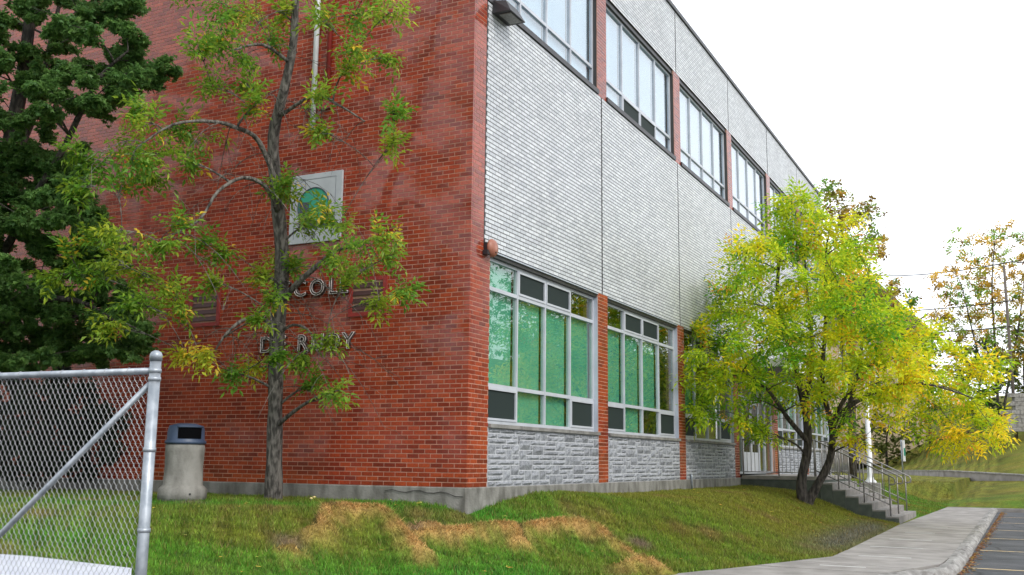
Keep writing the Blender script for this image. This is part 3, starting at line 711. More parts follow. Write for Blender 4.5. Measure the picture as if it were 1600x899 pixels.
# ---- things hung on the walls
def text_mesh(txt, size, ext, name, mtl, parent, origin, rot, rim=None, shear=0, space=1.):
    c = bpy.data.curves.new(name, 'FONT'); c.body = txt; c.size = size; c.extrude = ext; c.align_x = 'LEFT'; c.shear = shear; c.space_character = space
    if rim: c.fill_mode = 'NONE'; c.extrude = 0; c.bevel_depth = rim; c.bevel_resolution = 1
    o = bpy.data.objects.new(name, c); COL.objects.link(o); bpy.context.view_layer.update()
    me = bpy.data.meshes.new_from_object(o.evaluated_get(bpy.context.evaluated_depsgraph_get())); bpy.data.objects.remove(o)
    me.transform(Matrix.Translation(Vector(origin)) @ rot); me.materials.clear(); me.materials.append(MATS[mtl]); return put(name, me, parent)
# frame of the side wall: text right = -y, up = z, out = -x
ROTL = Matrix(((0, 0, -1, 0), (-1, 0, 0, 0), (0, 1, 0, 0), (0, 0, 0, 1)))
def lettering(word, ys, z, label):
    t = thing('wall_lettering', (-.05, ys[0], z), label, 'lettering', 'channel letters on the red side wall')
    for ch, y in zip(word, ys):
        l_ = text_mesh(ch, .37, .028, 'letter', 'letter dark', t, (-.04, y, z), ROTL)
        text_mesh(ch, .37, 0, 'letter_rim', 'letter rim', l_, (-.069, y, z), ROTL, rim=.0065)
lettering('ÉCOLE', [3.47, 3.22, 2.9, 2.53, 2.32], 2.95, 'upper row of dark channel letters with pale rims spelling ÉCOLE beneath the white plaque')
lettering('DE', [3.86, 3.5], 2.07, 'lower left dark channel letters DE half hidden behind the bare trunk')
lettering('RUDY', [3.1, 2.82, 2.53, 2.22], 2.07, 'lower row of dark channel letters ending in Y right of the trunk')
pl = thing('wall_plaque', (-.02, 2.87, 3.83), 'square white plaque with round green emblem, high on the red brick side wall', 'plaque')
B('board', 'sign white', pl, -.05, -.012, 2.35, 3.38, 3.82, 4.97, bevel=.004)
boxes('border_line', [(-.054, -.05, 2.47, 2.474, 3.9, 4.88), (-.054, -.05, 3.28, 3.284, 3.9, 4.88), (-.054, -.05, 2.47, 3.284, 4.88, 4.884)], 'sign ink', pl)
em = MB(); n = 40; cy, cz, r = 2.9, 4.42, .3
em.add([(-.055, cy, cz)]+[(-.055, cy+r*math.cos(2*math.pi*i/n), cz+r*math.sin(2*math.pi*i/n)) for i in range(n)], [(0, 1+(i+1) % n, 1+i) for i in range(n)]).build('emblem', 'sign green', pl)
MB().tube([(-.056, cy+(r+.01)*math.cos(a), cz+(r+.01)*math.sin(a)) for a in np.linspace(-.3, 3.6, 30)], .011, 5).build('emblem_ring', 'sign grey', pl)
MB().add([(-.058, 3.18, 4.06), (-.058, 2.62, 4.06), (-.058, 2.62, 4.12), (-.058, 2.95, 4.22), (-.058, 3.0, 4.5), (-.058, 3.18, 4.5)], [(0, 1, 2, 3, 4, 5)]).build('emblem_figure', 'sign grey', pl)
text_mesh('a  Log', .15, .001, 'script', 'sign ink', pl, (-.052, 3.22, 3.93), ROTL, shear=.3)
al = thing('alarm_bell', (.47, -.1, 3.58), 'round brown alarm bell on a black bracket at the building corner', 'alarm bell')
MB().lathe((.52, -.06, 3.58), [(.0, -.1), (.06, -.095), (.115, -.075), (.14, -.04), (.142, -.02), (.135, -.01), (.0, -.01)], 28, 'y').build('gong', 'alarm paint', al, True)
MB().lathe((.52, -.06, 3.51), [(.012, -.1), (.012, -.088)], 8, 'y').build('hammer_hole', 'dark reveal', al)
B('bracket', 'fixture', al, .40, .55, -.055, -.008, 3.5, 3.66, bevel=.005)
B('back_box', 'fixture', al, .36, .46, -.1, -.008, 3.46, 3.53, bevel=.005)
fl = thing('floodlight', (.9, -.15, 7.5), 'dark wedge shaped floodlight under the first upper window', 'floodlight')
MB().add([(.55, -.008, 7.42), (1.1, -.008, 7.42), (1.1, -.34, 7.42), (.55, -.34, 7.42), (.58, -.008, 7.66), (1.07, -.008, 7.66), (1.03, -.22, 7.64), (.62, -.22, 7.64)],
         [(0, 1, 2, 3), (4, 7, 6, 5), (0, 4, 5, 1), (1, 5, 6, 2), (2, 6, 7, 3), (3, 7, 4, 0)]).build('housing', 'fixture', fl, bevel=.01)
B('lens', 'lens', fl, .63, 1.02, -.3, -.1, 7.405, 7.418)
cp_ = thing('white_downpipe', (-.06, 2.98, 5.7), 'white pipe running up the red side wall behind the bare trunk', 'pipe')
MB().tube([(-.07, 2.98, 5.72), (-.07, 2.98, 11.4)], .045, 12).build('pipe', 'white paint', cp_, True)
for z in (5.9, 7.6, 9.4): B('clip', 'galvanised', cp_, -.07, .0, 2.92, 3.04, z, z+.04)
rp = thing('red_conduit', (-.05, 2.72, 6.0), 'dark red conduit on the side wall right of the white pipe', 'pipe')
MB().tube([(-.05, 2.72, 6.2), (-.05, 2.72, 11.4)], .04, 10).build('conduit', 'red paint', rp, True); B('junction_box', 'red paint', rp, -.08, 0, 2.66, 2.86, 6.05, 6.2, bevel=.004)

# ================================================================== PLATFORM AND STAIRS
st = thing('entrance_stairs', (17.6, -4.1, -1.1), 'grey concrete landing and seven wide steps down to the sidewalk', 'stairs')
RIS, TRD, PZ = .1657, .325, .06
B('landing_wall', 'green painted concrete', st, 15.46, 19.74, -2.12, -.002, -1.25, PZ-.1)
B('landing_slab', 'pale concrete', st, 15.44, 20.9, -2.14, -.052, PZ-.1+.002, PZ, bevel=.008)
B('landing_wall', 'green painted concrete', st, 19.745, 25.0, -1.5, -.052, -1.25, PZ-.104)
for i in range(6):
    zt_ = PZ-RIS*(i+1); y0 = -2.142-TRD*i
    B('step', 'stair concrete', st, 15.45, 19.75, y0-TRD-.0, y0-.002, -1.25, zt_, bevel=.006)
    B('step_side', 'green painted concrete', st, 15.442, 15.4495, y0-TRD+.004, y0-.002, -1.25, zt_-.035)
def railing(name, label, x, group, low=True):
    t = thing(name, (x, -3.9, -.95), label, 'railing', group)
    sl = -RIS/TRD; yb, yt = -3.86, -2.0
    hz = lambda y: PZ+.92+(y+2.14)*RIS/TRD if y < -2.14 else PZ+.95
    top = [(x, yt+.35, PZ+.98), (x, yt, PZ+.97), (x, yb-.02, hz(yb)), (x, yb-.12, hz(yb)-.05), (x, yb-.15, hz(yb)-.12), (x, yb-.14, hz(yb)-.2), (x, yb-.08, hz(yb)-.22), (x, yb, hz(yb)-.22)]
    MB().tube(top, .02, 8).build('handrail', 'rail steel', t, True)
    if low:
        bt = [(x, yt, PZ+.16), (x, yb, hz(yb)-.74)]
        MB().tube(bt, .017, 8).build('bottom_rail', 'rail steel', t, True)
    ys = [yb, yb+.64, yb+1.28, yt] if low else [yb, -2.5]
    for y in ys: 
        zb = PZ-RIS*max(0, math.ceil((-2.142-y)/TRD)) if y < -2.142 else PZ
        MB().tube([(x, y, zb), (x, y, hz(y) if y < -2.14 else PZ+.96)], .019, 8).build('post', 'rail steel', t, True)
    if low == 2:
        for k in range(1, 15):
            y = yb+k*(yt-yb)/15; 
            if min(abs(y-v) for v in ys) < .05: continue
            zb = bt[1][2]+(y-yb)/(yt-yb)*(bt[0][2]-bt[1][2]); MB().tube([(x, y, zb), (x, y, hz(min(y, -2.141)))], .007, 5).build('baluster', 'rail steel', t)
    return t
railing('stair_railing', 'nearest stair handrail with bottom rail, posts and thin balusters', 15.72, 'steel handrails on the entrance stairs', 2)
railing('stair_railing', 'middle stair handrail with plain posts and bottom rail', 17.5, 'steel handrails on the entrance stairs', 1)
railing('stair_railing', 'farthest stair handrail, at the right hand edge of the steps', 19.6, 'steel handrails on the entrance stairs', 1)
gr = thing('landing_railing', (15.55, -1, PZ), 'straight steel guard rail along the near edge of the landing', 'railing')
MB().tube([(15.55, -.06, PZ+.98), (15.55, -2.0, PZ+.98)], .02, 8).build('top_rail', 'rail steel', gr, True)
MB().tube([(15.55, -.06, PZ+.1), (15.55, -2.0, PZ+.1)], .014, 8).build('bottom_rail', 'rail steel', gr, True)
for y in (-.08, -1.05, -2.0): MB().tube([(15.55, y, PZ), (15.55, y, PZ+.98)], .019, 8).build('post', 'rail steel', gr, True)
for k in range(1, 18):
    if k != 9: MB().tube([(15.55, -.08-k*.1067, PZ+.1), (15.55, -.08-k*.1067, PZ+.98)], .0075, 5).build('baluster', 'rail steel', gr)
g2 = thing('landing_railing', (22, -1.45, PZ), 'guard rail with thin balusters in front of the stone wall beyond the stairs', 'railing')
MB().tube([(19.8, -1.45, PZ+.98), (24.9, -1.45, PZ+.98)], .02, 8).build('top_rail', 'rail steel', g2, True)
MB().tube([(19.8, -1.45, PZ+.1), (24.9, -1.45, PZ+.1)], .014, 8).build('bottom_rail', 'rail steel', g2, True)
for i in range(5): MB().tube([(19.8+i*1.275, -1.45, -.1), (19.8+i*1.275, -1.45, PZ+.98)], .019, 8).build('post', 'rail steel', g2, True)
for k in range(1, 40): MB().tube([(19.8+k*.1275, -1.45, PZ+.1), (19.8+k*.1275, -1.45, PZ+.98)], .0075, 5).build('baluster', 'rail steel', g2)

# ================================================================== STREET FURNITURE
# concrete bin
bx, by = at(284, 785, 14.35)[:2]; bz = Tz(bx, by)+.0
bn = thing('litter_bin', (bx, by, bz), 'tapered concrete litter bin with a blue plastic hood against the brick wall', 'litter bin')
mb = MB().lathe((bx, by, bz-.03), [(.335, 0), (.335, .19), (.30, .225), (.272, .25), (.262, .5), (.27, .72), (.27, .80), (.25, .82)], 36); mb.build('concrete_body', 'concrete', bn, True)
hd = MB().lathe((bx, by, bz+.79), [(.275, 0), (.285, .01), (.285, .04), (.262, .06), (.255, .2), (.235, .26), (.12, .29), (.0, .295)], 36).build('hood', 'bin blue', bn, True)
tcam = np.array([CPOS[0]-bx, CPOS[1]-by]); ang = math.atan2(tcam[1], tcam[0])+.2
V = []; 
for i in range(9):
    a_ = ang-.62+1.3*i/8
    for z_ in (.075, .225): V.append((bx+.268*math.cos(a_), by+.268*math.sin(a_), bz+.79+z_))
MB().add(V, [(2*i, 2*i+2, 2*i+3, 2*i+1) for i in range(8)]).build('opening', 'bin liner', hd)
V = []
for i in range(9):
    a_ = ang-.66+1.38*i/8
    V.append((bx+.277*math.cos(a_), by+.277*math.sin(a_), bz+.79+.24))
MB().tube(V, .014, 6).build('hood_lip', 'bin blue', hd, True)
MB().tube([(bx+.336*math.cos(ang+.1), by+.336*math.sin(ang+.1), bz+.1), (bx+.345*math.cos(ang+.1), by+.345*math.sin(ang+.1), bz+.1)], .014, 8).build('lift_hole', 'black', bn)
V = [(bx+(.27+.002)*math.cos(ang+da), by+.272*math.sin(ang+da), bz+z_) for da, z_ in [(-.33, .4), (-.22, .4), (-.2, .55), (-.26, .6), (-.3, .55)]]
# chain link fence
fp = at(232.5, 720, 5.42)[:2]; fq = at(0, 720, 5.86)[:2]; fdir = (fq-fp)/np.linalg.norm(fq-fp)
FZ0 = -1.22; FT = float(at(243, 545, 5.42)[2]); fence = thing('chain_link_fence', (fp[0], fp[1], FZ0), 'galvanised chain link fence panel with thick end post and diagonal brace', 'fence')
p3 = lambda s, z: (fp[0]+fdir[0]*s, fp[1]+fdir[1]*s, z)
MB().lathe((fp[0], fp[1], FZ0), [(.0302, 0), (.0302, FT-FZ0-.05)], 20).build('end_post', 'galvanised', fence, True)
MB().lathe((fp[0], fp[1], FT-.055), [(.034, 0), (.034, .03), (.028, .045), (.012, .055), (.0, .056)], 20).build('post_cap', 'galvanised', fence, True)
RZ = FT-.11; LEN = 4.2
MB().tube([p3(.03, RZ), p3(LEN, RZ-.0)], .0185, 12).build('top_rail', 'galvanised', fence, True)
MB().tube([p3(.03, RZ-.07), p3(2.35, FZ0+.1)], .0165, 12).build('brace', 'galvanised', fence, True)
MB().lathe((*p3(LEN, FZ0)[:2], FZ0), [(.024, 0), (.024, RZ-FZ0+.04)], 16).build('line_post', 'galvanised', fence, True)
for z in (RZ-.0, RZ-.045, .42, -.0, -.42, -.85): MB().lathe((fp[0], fp[1], z-.011), [(.031, 0), (.0345, .002), (.0345, .02), (.031, .022)], 20).build('band', 'galvanised', fence, True)
for s in np.arange(.18, 1.6, .165): MB().tube([(p3(s, RZ+.0212*math.cos(a))[0]-.0212*math.sin(a)*fdir[1], p3(s, 0)[1]+.0212*math.sin(a)*fdir[0], RZ+.0212*math.cos(a)) for a in np.linspace(0, 5.6, 10)], .0018, 4).build('tie', 'wire', fence)
pit = .0375; step = .029; V = []; F_ = []; zt_ = RZ-.012; nzs = int((zt_-(FZ0+.04))/step); n5 = 4
s_ = .045; k = 0; A_ = []
off = np.array([-fdir[1], fdir[0]])
r_ = .0017
while s_ < LEN-.02:
    zz = zt_-step*np.arange(nzs+1); ss = s_+pit*.5*((np.arange(nzs+1)+k) % 2)*1.06; dd_ = .004*np.where((np.arange(nzs+1)+k) % 2, 1, -1)
    Pn = np.stack([fp[0]+fdir[0]*ss+off[0]*dd_, fp[1]+fdir[1]*ss+off[1]*dd_, zz], 1)
    ring = [np.array([fdir[0], fdir[1], 0])*r_, np.array([off[0], off[1], 0])*r_, -np.array([fdir[0], fdir[1], 0])*r_, -np.array([off[0], off[1], 0])*r_]
    VV = np.stack([Pn+q_ for q_ in ring], 1).reshape(-1, 3); b0 = sum(len(a) for a in V); V.append(VV)
    i = np.arange(nzs)[:, None]*4
    for j in range(4): F_.append(b0+i+np.array([j, (j+1) % 4, 4+(j+1) % 4, 4+j]))
    s_ += pit*.5; k += 1
o = np_mesh('chain_link_mesh', np.concatenate(V), np.concatenate(F_), 'wire', fence); o['kind'] = 'stuff'
# pale sheet lying on the grass behind the fence
bp_ = [hit(-60, 874), hit(40, 880), hit(120, 889), hit(205, 899)]
V = []
for p in bp_: V.append((p[0], p[1], p[2]+.07))
tcv = np.array([CPOS[0]+3.6, CPOS[1]-1.5]);
for p in bp_:
    d_ = (CPOS[:2]-p[:2]); d_ /= np.linalg.norm(d_); q_ = p[:2]+d_*1.1; V.append((q_[0], q_[1], max(Tz(*q_), -1.12)+.07))
V += [(x, y, z-.4) for x, y, z in V[:8]]
o = MB().add(V, [(0, 1, 5, 4), (1, 2, 6, 5), (2, 3, 7, 6), (4, 5, 13, 12), (5, 6, 14, 13), (6, 7, 15, 14), (0, 8, 9, 1), (1, 9, 10, 2), (2, 10, 11, 3), (3, 11, 15, 7), (0, 4, 12, 8)]).build('concrete_edging', 'white sheet'); tag(o, 'long pale slab on the grass seen low through the chain link fence', 'slab')
# two mushrooms
for px, py, rr, lb in [(486, 781, .026, 'smaller yellow mushroom of the pair, left one, in the grass below the side wall'), (491, 779.5, .033, 'larger yellow mushroom of the pair, right one, in the grass below the side wall')]:
    p = hit(px, py+4); t = thing('mushroom', p, lb, 'mushroom')
    MB().lathe((p[0], p[1], p[2]), [(.008, 0), (.007, .05)], 8).build('stem', 'white paint', t, True); MB().lathe((p[0], p[1], p[2]+.045), [(.01, 0), (rr, .008), (rr*.8, rr*.7), (.003, rr)], 14).build('cap', 'mushroom', t, True)
# lamp post on a concrete block, sign post
lx, ly = at(1361, 770, 33.5)[:2]; lz = Tz(lx, ly)
lp = thing('lamp_post', (lx, ly, lz), 'white lamp post on a concrete block just beyond the entrance stairs', 'lamp post')
B('base_block', 'pale concrete', lp, lx-.3, lx+.3, ly-.3, ly+.3, lz-.4, lz+.42, bevel=.03)
MB().lathe((lx, ly, lz+.42), [(.2, 0), (.19, .04), (.12, .12), (.095, .2), (.06, 4.6)], 16).build('pole', 'white paint', lp, True)
MB().tube([(lx, ly, lz+4.95), (lx-.2, ly-.4, lz+5.1), (lx-.4, ly-.9, lz+5.1)], .04, 8).build('arm', 'white paint', lp, True); B('lamp_head', 'fixture', lp, lx-.62, lx-.3, ly-1.4, ly-.8, lz+5.02, lz+5.14, bevel=.02)
p = at(1411, 745, 46); sx, sy = p[:2]; sz = Tz(sx, sy)
sp = thing('sign_post', (sx, sy, sz), 'narrow white parking sign seen edge on, on a thin post beyond the railings', 'sign')
zt2 = float(at(1411, 688, 46)[2]); MB().tube([(sx, sy, sz-.1), (sx, sy, zt2+.02)], .035, 8).build('post', 'galvanised', sp, True)
B('panel', 'white paint', sp, sx-.1, sx+.1, sy-.14, sy-.05, zt2-.95, zt2, bevel=.01); B('panel_band', 'sign green', sp, sx-.103, sx+.103, sy-.143, sy-.1, zt2-.7, zt2-.35)

# ================================================================== FAR RIGHT: low wall, block wall, house, poles
WZ = [(1600+60, 757, 46), (1600, 753, 50), (1480, 745, 57), (1370, 742, 76), (1290, 740, 95)]
pw = thing('retaining_wall', at(1480, 745, 57), 'long low pale concrete wall at the foot of the grassy hill', 'wall')
for (x0, y0, d0), (x1, y1, d1) in zip(WZ[:-1], WZ[1:]):
    p, q_ = at(x0, y0, d0), at(x1, y1, d1); L_ = np.linalg.norm(q_-p); nn = max(1, int(L_/3.2))
    for i in range(nn):
        a_ = p+(q_-p)*(i+.004)/nn; b_ = p+(q_-p)*(i+.996)/nn; zt = .22
        MB().bar((a_[0], a_[1], a_[2]-.15), (b_[0], b_[1], b_[2]-.15), .35, .9).build('wall_segment', 'pale concrete', pw)
        MB().bar((a_[0], a_[1], a_[2]+.33), (b_[0], b_[1], b_[2]+.33), .42, .06).build('wall_cap', 'block wall', pw)
bwl = thing('block_retaining_wall', at(1590, 664, 64), 'stepped grey block retaining wall on the hill at the right edge', 'wall')
D_ = 64
for r in range(9):
    z = float(at(1590, 664, D_)[2])+r*.27-.3
    xa = 1564 if r < 5 else 1578
    for i in range(14):
        px = xa+i*14.2+(7 if r % 2 else 0)
        if px > 1730: break
        p = at(px, 640, D_+r*.03); q_ = at(px+13.6, 640, D_+r*.03)
        MB().bar((p[0], p[1], z), (q_[0], q_[1], z), .4, .25).build('block', 'block wall', bwl)
# house
hs = thing('house', at(1390, 640, 62), 'cream house with a dark brown hipped roof behind the yellow tree', 'house')
uR = np.array([Rt[0], Rt[1], 0]); uR /= np.linalg.norm(uR); uF = np.array([Fw[0], Fw[1], 0]); uF /= np.linalg.norm(uF)
E0 = at(1462, 522, 86); ez = E0[2]; rz = at(1417, 432, 92)[2]
c0 = E0; c1 = E0-uR*14; c2 = c1+uF*12; c3 = E0+uF*12
ra = E0-uR*2.9+uF*6; rb = E0-uR*11+uF*6; ra = (ra[0], ra[1], rz); rb = (rb[0], rb[1], rz)
Z_ = lambda p, z: (p[0], p[1], z)
MB().add([Z_(c0, ez), Z_(c1, ez), Z_(c2, ez), Z_(c3, ez), ra, rb, Z_(c0, ez-.35), Z_(c1, ez-.35), Z_(c2, ez-.35), Z_(c3, ez-.35)],
         [(0, 4, 5, 1), (1, 5, 2), (2, 5, 4, 3), (3, 4, 0), (0, 1, 7, 6), (1, 2, 8, 7), (2, 3, 9, 8), (3, 0, 6, 9), (6, 7, 8, 9)]).build('roof', 'roof brown', hs)
i0 = E0-uR*1.0+uF*.7; i1 = c1+uR*.7+uF*.7; i2 = c2+uR*.7-uF*.7; i3 = c3-uR*1.0-uF*.7; zb = .5
MB().add([Z_(p, z) for z in (zb, ez-.3) for p in (i0, i1, i2, i3)], [(0, 1, 5, 4), (1, 2, 6, 5), (2, 3, 7, 6), (3, 0, 4, 7)]).build('wall', 'cream siding', hs)
for s in (1.2, 3.6, 6.0, 8.6):
    for zz_ in (ez-1.9, ez-4.8):
        p = i0-uR*s-uF*.03
        wd_ = MB().bar(Z_(p, zz_+.55), Z_(p-uR*1.0, zz_+.55), .06, 1.3).build('window', 'dark reveal', hs)
        for dz in (-.12, 1.22): MB().bar(Z_(p+uR*.08-uF*.01, zz_+dz), Z_(p-uR*1.08-uF*.01, zz_+dz), .1, .09).build('window_trim', 'white paint', wd_)
        for ds in (.0, .5, 1.0): MB().box(*(lambda c: (c[0]-.04, c[0]+.04, c[1]-.06, c[1]+.02))(p-uR*ds), zz_-.1, zz_+1.2).build('window_trim', 'white paint', wd_)
# utility pole and wires
up_ = at(1582, 600, 66); uz = Tz(up_[0], up_[1])
ut = thing('utility_pole', (up_[0], up_[1], uz), 'wooden utility pole standing among the orange leaves at the right', 'pole')
MB().lathe((up_[0], up_[1], uz-.3), [(.12, 0), (.08, float(at(1582, 402, 66)[2])-uz)], 10).build('pole', 'pole wood', ut, True)
def wire(a, b, sag, label):
    a, b = np.array(a), np.array(b); t = np.linspace(0, 1, 14)
    pts = [a+(b-a)*u-np.array([0, 0, sag*4*u*(1-u)]) for u in t]
    o = MB().tube(pts, .04, 4).build('overhead_wire', 'black'); tag(o, label, 'wire')
wire(at(1582, 409, 66), at(1250, 412, 120), 1.2, 'highest overhead wire crossing the white sky right of the yellow tree')
wire(at(1582, 470, 66), at(1200, 470, 120), 1.0, 'middle overhead wire meeting the dark roof edge')
wire(at(1582, 510, 66), at(1250, 505, 120), .8, 'lowest overhead wire running behind the orange tree')
wire(at(1582, 409, 66), at(1900, 400, 60), .5, 'overhead wire leaving the pole at the right edge of the picture')

# ================================================================== TREES
def leaf_template(kind):
    """list of (base, tip, halfwidth) leaflets in a local frame: x along the shoot, z up"""
    if kind == 'ash': return [((.10*i, s*.012, 0), (.10*i+.055, s*(.105), -.035), .02) for i in (0, 1, 2) for s in (1, -1)]+[((.26, 0, 0), (.38, 0, -.05), .022)]
    if kind == 'maple': return [((0, 0, 0), (.11*math.cos(a), .11*math.sin(a), -.03), .03) for a in (-1.3, -.6, 0, .6, 1.3)]
    return [((0, 0, 0), (.12, 0, -.03), .04), ((.1, .02, 0), (.19, .08, -.03), .04), ((.1, -.02, 0), (.19, -.08, -.03), .04)]
def foliage(name, pos, dirs, scale, kind, cols, mtl, parent, cheap=False):
    n = len(pos); d = dirs/np.linalg.norm(dirs, axis=1)[:, None]
    up = np.tile([0, 0, 1.], (n, 1))+rng.normal(0, .45, (n, 3)); side = np.cross(up, d); side /= np.linalg.norm(side, axis=1)[:, None]+1e-9; u2 = np.cross(d, side)
    V = []
    tpl = leaf_template(kind)
    for b, t, w in tpl:
        b = np.array(b); t = np.array(t); dv = t-b; dv = dv/np.linalg.norm(dv); pr = np.cross((0, 0, 1.), dv); pr /= np.linalg.norm(pr)
        mid = b+(t-b)*.42
        for q in (b, mid-pr*w+np.array([0, 0, .012]), t, mid+pr*w+np.array([0, 0, .012])):
            qq = q[None]*scale[:, None]+rng.normal(0, .006, (n, 3))
            V.append(pos+d*qq[:, :1]+side*qq[:, 1:2]+u2*qq[:, 2:3])
    V = np.stack(V, 1).reshape(-1, 3); m = n*len(tpl); I = np.arange(m)[:, None]*4
    Fc = np.concatenate([I+[0, 1, 2], I+[0, 2, 3]], 0)
    c = np.repeat(cols, len(tpl), 0)*rng.uniform(.75, 1.25, (m, 1)); c = np.repeat(c, 4, 0)
    return np_mesh(name, V, Fc, mtl, parent, False, c)
def bez(a, b, c, n=8):
    t = np.linspace(0, 1, n)[:, None]; return (1-t)**2*a+2*t*(1-t)*b+t*t*c
def tree(name, label, cat, trunks, clumps, kind, leafscale, nspray, colfn, bark='bark', twig=True, rootr=None, group=None, nbr=1, twigs=6, bare=0):
    """trunks: list of (points, radii); clumps: (centre, radius) in metres"""
    base = trunks[0][0][0]; t = thing(name, base, label, cat, group)
    mb = MB()
    nodes = []
    for pts, rad in trunks:
        pts = [np.array(p, float) for p in pts]; sm = []; rr = []
        for i in range(len(pts)-1):
            for u in np.linspace(0, 1, 5)[:-1]:
                p0 = pts[max(i-1, 0)]; p1 = pts[i]; p2 = pts[i+1]; p3_ = pts[min(i+2, len(pts)-1)]
                sm.append(.5*((2*p1)+(-p0+p2)*u+(2*p0-5*p1+4*p2-p3_)*u*u+(-p0+3*p1-3*p2+p3_)*u**3)); rr.append(rad[i]+(rad[i+1]-rad[i])*u)
        sm.append(pts[-1]); rr.append(rad[-1])
        mb.tube(sm, [r*(1+.05*math.sin(i*2.1)) for i, r in enumerate(rr)], 12); nodes += list(zip(sm, rr))
    NP = np.array([p for p, _ in nodes]); NR = np.array([r for _, r in nodes])
    tw = MB(); SP = []; SD = []; SC = []
    order = np.argsort([np.min(np.linalg.norm(NP-np.array(c), axis=1)) for c, _ in clumps])
    for ci in order:
        c, r = clumps[ci]; c = np.array(c, float); r3 = np.array(r, float)*np.ones(3)
        dz = NP[:, 2]-(c[2]-.35*np.linalg.norm(NP[:, :2]-c[:2], axis=1)); dist = np.linalg.norm(NP-c, axis=1)+np.where(dz > 0, dz*2.5, -dz*.4)+np.where(NP[:, 2] < base[2]+1.0, 3, 0)
        k = int(np.argmin(dist)); a = NP[k]; L_ = np.linalg.norm(c-a)
        mid = (a+c)/2+np.array([rng.normal(0, .08), rng.normal(0, .08), .12])*L_
        br = bez(a, mid, c, 9); r0 = min(NR[k]*.75, .014+.013*L_)
        if L_ > .15:
            mb.tube(list(br), list(np.linspace(r0, .007, 9)), 6)
            NP = np.concatenate([NP, br[2:]]); NR = np.concatenate([NR, np.linspace(r0, .007, 9)[2:]])
        for q in range(twigs):
            d = rng.normal(0, 1, 3); d /= np.linalg.norm(d); e = c+d*r3*rng.uniform(.4, 1.0); s = br[rng.integers(4, 9)]
            if twig: tw.tube([s, (s+e)/2+rng.normal(0, .04, 3)*np.linalg.norm(e-s), e], [.006, .004, .002], 3, False)
            ns_ = max(1, int(nspray/twigs+rng.uniform(-.5, .5)))
            for _ in range(ns_):
                f = rng.uniform(.45, 1.05); p = s+(e-s)*f+rng.normal(0, .16, 3)*r3
                SP.append(p); SD.append((e-s)/(np.linalg.norm(e-s)+1e-6)+rng.normal(0, .6, 3)+np.array([0, 0, -.15])); SC.append(ci)
    for _ in range(bare):
        i_ = rng.integers(4, len(nodes)-2); p, rr_ = nodes[i_]
        if p[2] < base[2]+1.6 or p[2] > 9.5: continue
        a_ = rng.uniform(0, 6.28); L_ = rng.uniform(.5, 1.5); d_ = np.array([math.cos(a_)*.7, math.sin(a_), 0])
        e_ = p+d_*L_+np.array([0, 0, -rng.uniform(.1, .9)*L_]); m_ = (p+e_)/2+np.array([0, 0, .35*L_])
        pts_ = bez(p, m_, e_, 7); tw.tube(list(pts_), list(np.linspace(.008, .0025, 7)), 4, False)
        for _2 in range(rng.integers(3, 7)):
            q_ = pts_[rng.integers(2, 7)]; d2 = rng.normal(0, .25, 3)+d_*.2+np.array([0, 0, -.12]); tw.tube([q_, q_+d2*.5+np.array([0, 0, .04]), q_+d2], [.004, .003, .0015], 3, False)
    mb.build('trunk', bark, t, True)
    if twig and tw.v: tw.build('twigs', bark, t)['kind'] = 'stuff'
    SP = np.array(SP); SD = np.array(SD); SC = np.array(SC)
    foliage('crown', SP, SD, leafscale*rng.uniform(.7, 1.25, len(SP)), kind, colfn(SP, SC)*1.45, 'leaves', t)
    return t
def in_poly(x, y, poly):
    c = False; n = len(poly); j = n-1
    for i in range(n):
        xi, yi = poly[i]; xj, yj = poly[j]
        if (yi > y) != (yj > y) and x < (xj-xi)*(y-yi)/(yj-yi)+xi: c = not c
        j = i
    return c
def poly_clumps(poly, D, dthick, n, rpx, cxy, holes=.0, seed=0):
    r_ = np.random.default_rng(seed); P_ = []; xs = [p[0] for p in poly]; ys = [p[1] for p in poly]; tries = 0
    while len(P_) < n and tries < n*400:
        tries += 1; x, y = r_.uniform(min(xs), max(xs)), r_.uniform(min(ys), max(ys))
        if not in_poly(x, y, poly): continue
        if any((x-a)**2+(y-b)**2 < (rpx*(.7 if tries < n*60 else .35))**2 and abs(dd) < 9 for a, b, dd in P_[-n//2:]): continue
        P_.append((x, y, r_.uniform(-1, 1)))
    out_ = []
    hx = (max(xs)-min(xs))/2; hy = (max(ys)-min(ys))/2
    for x, y, u in P_:
        k = math.sqrt(max(.08, 1-min(1, ((x-cxy[0])/hx)**2)))*math.sqrt(max(.15, 1-min(1, ((y-cxy[1])/hy)**2)))
        r = rpx*r_.uniform(.75, 1.25)/FPX*D; out_.append((at(x, y, D+u*dthick*k), (r, r, r*.75)))
    return out_
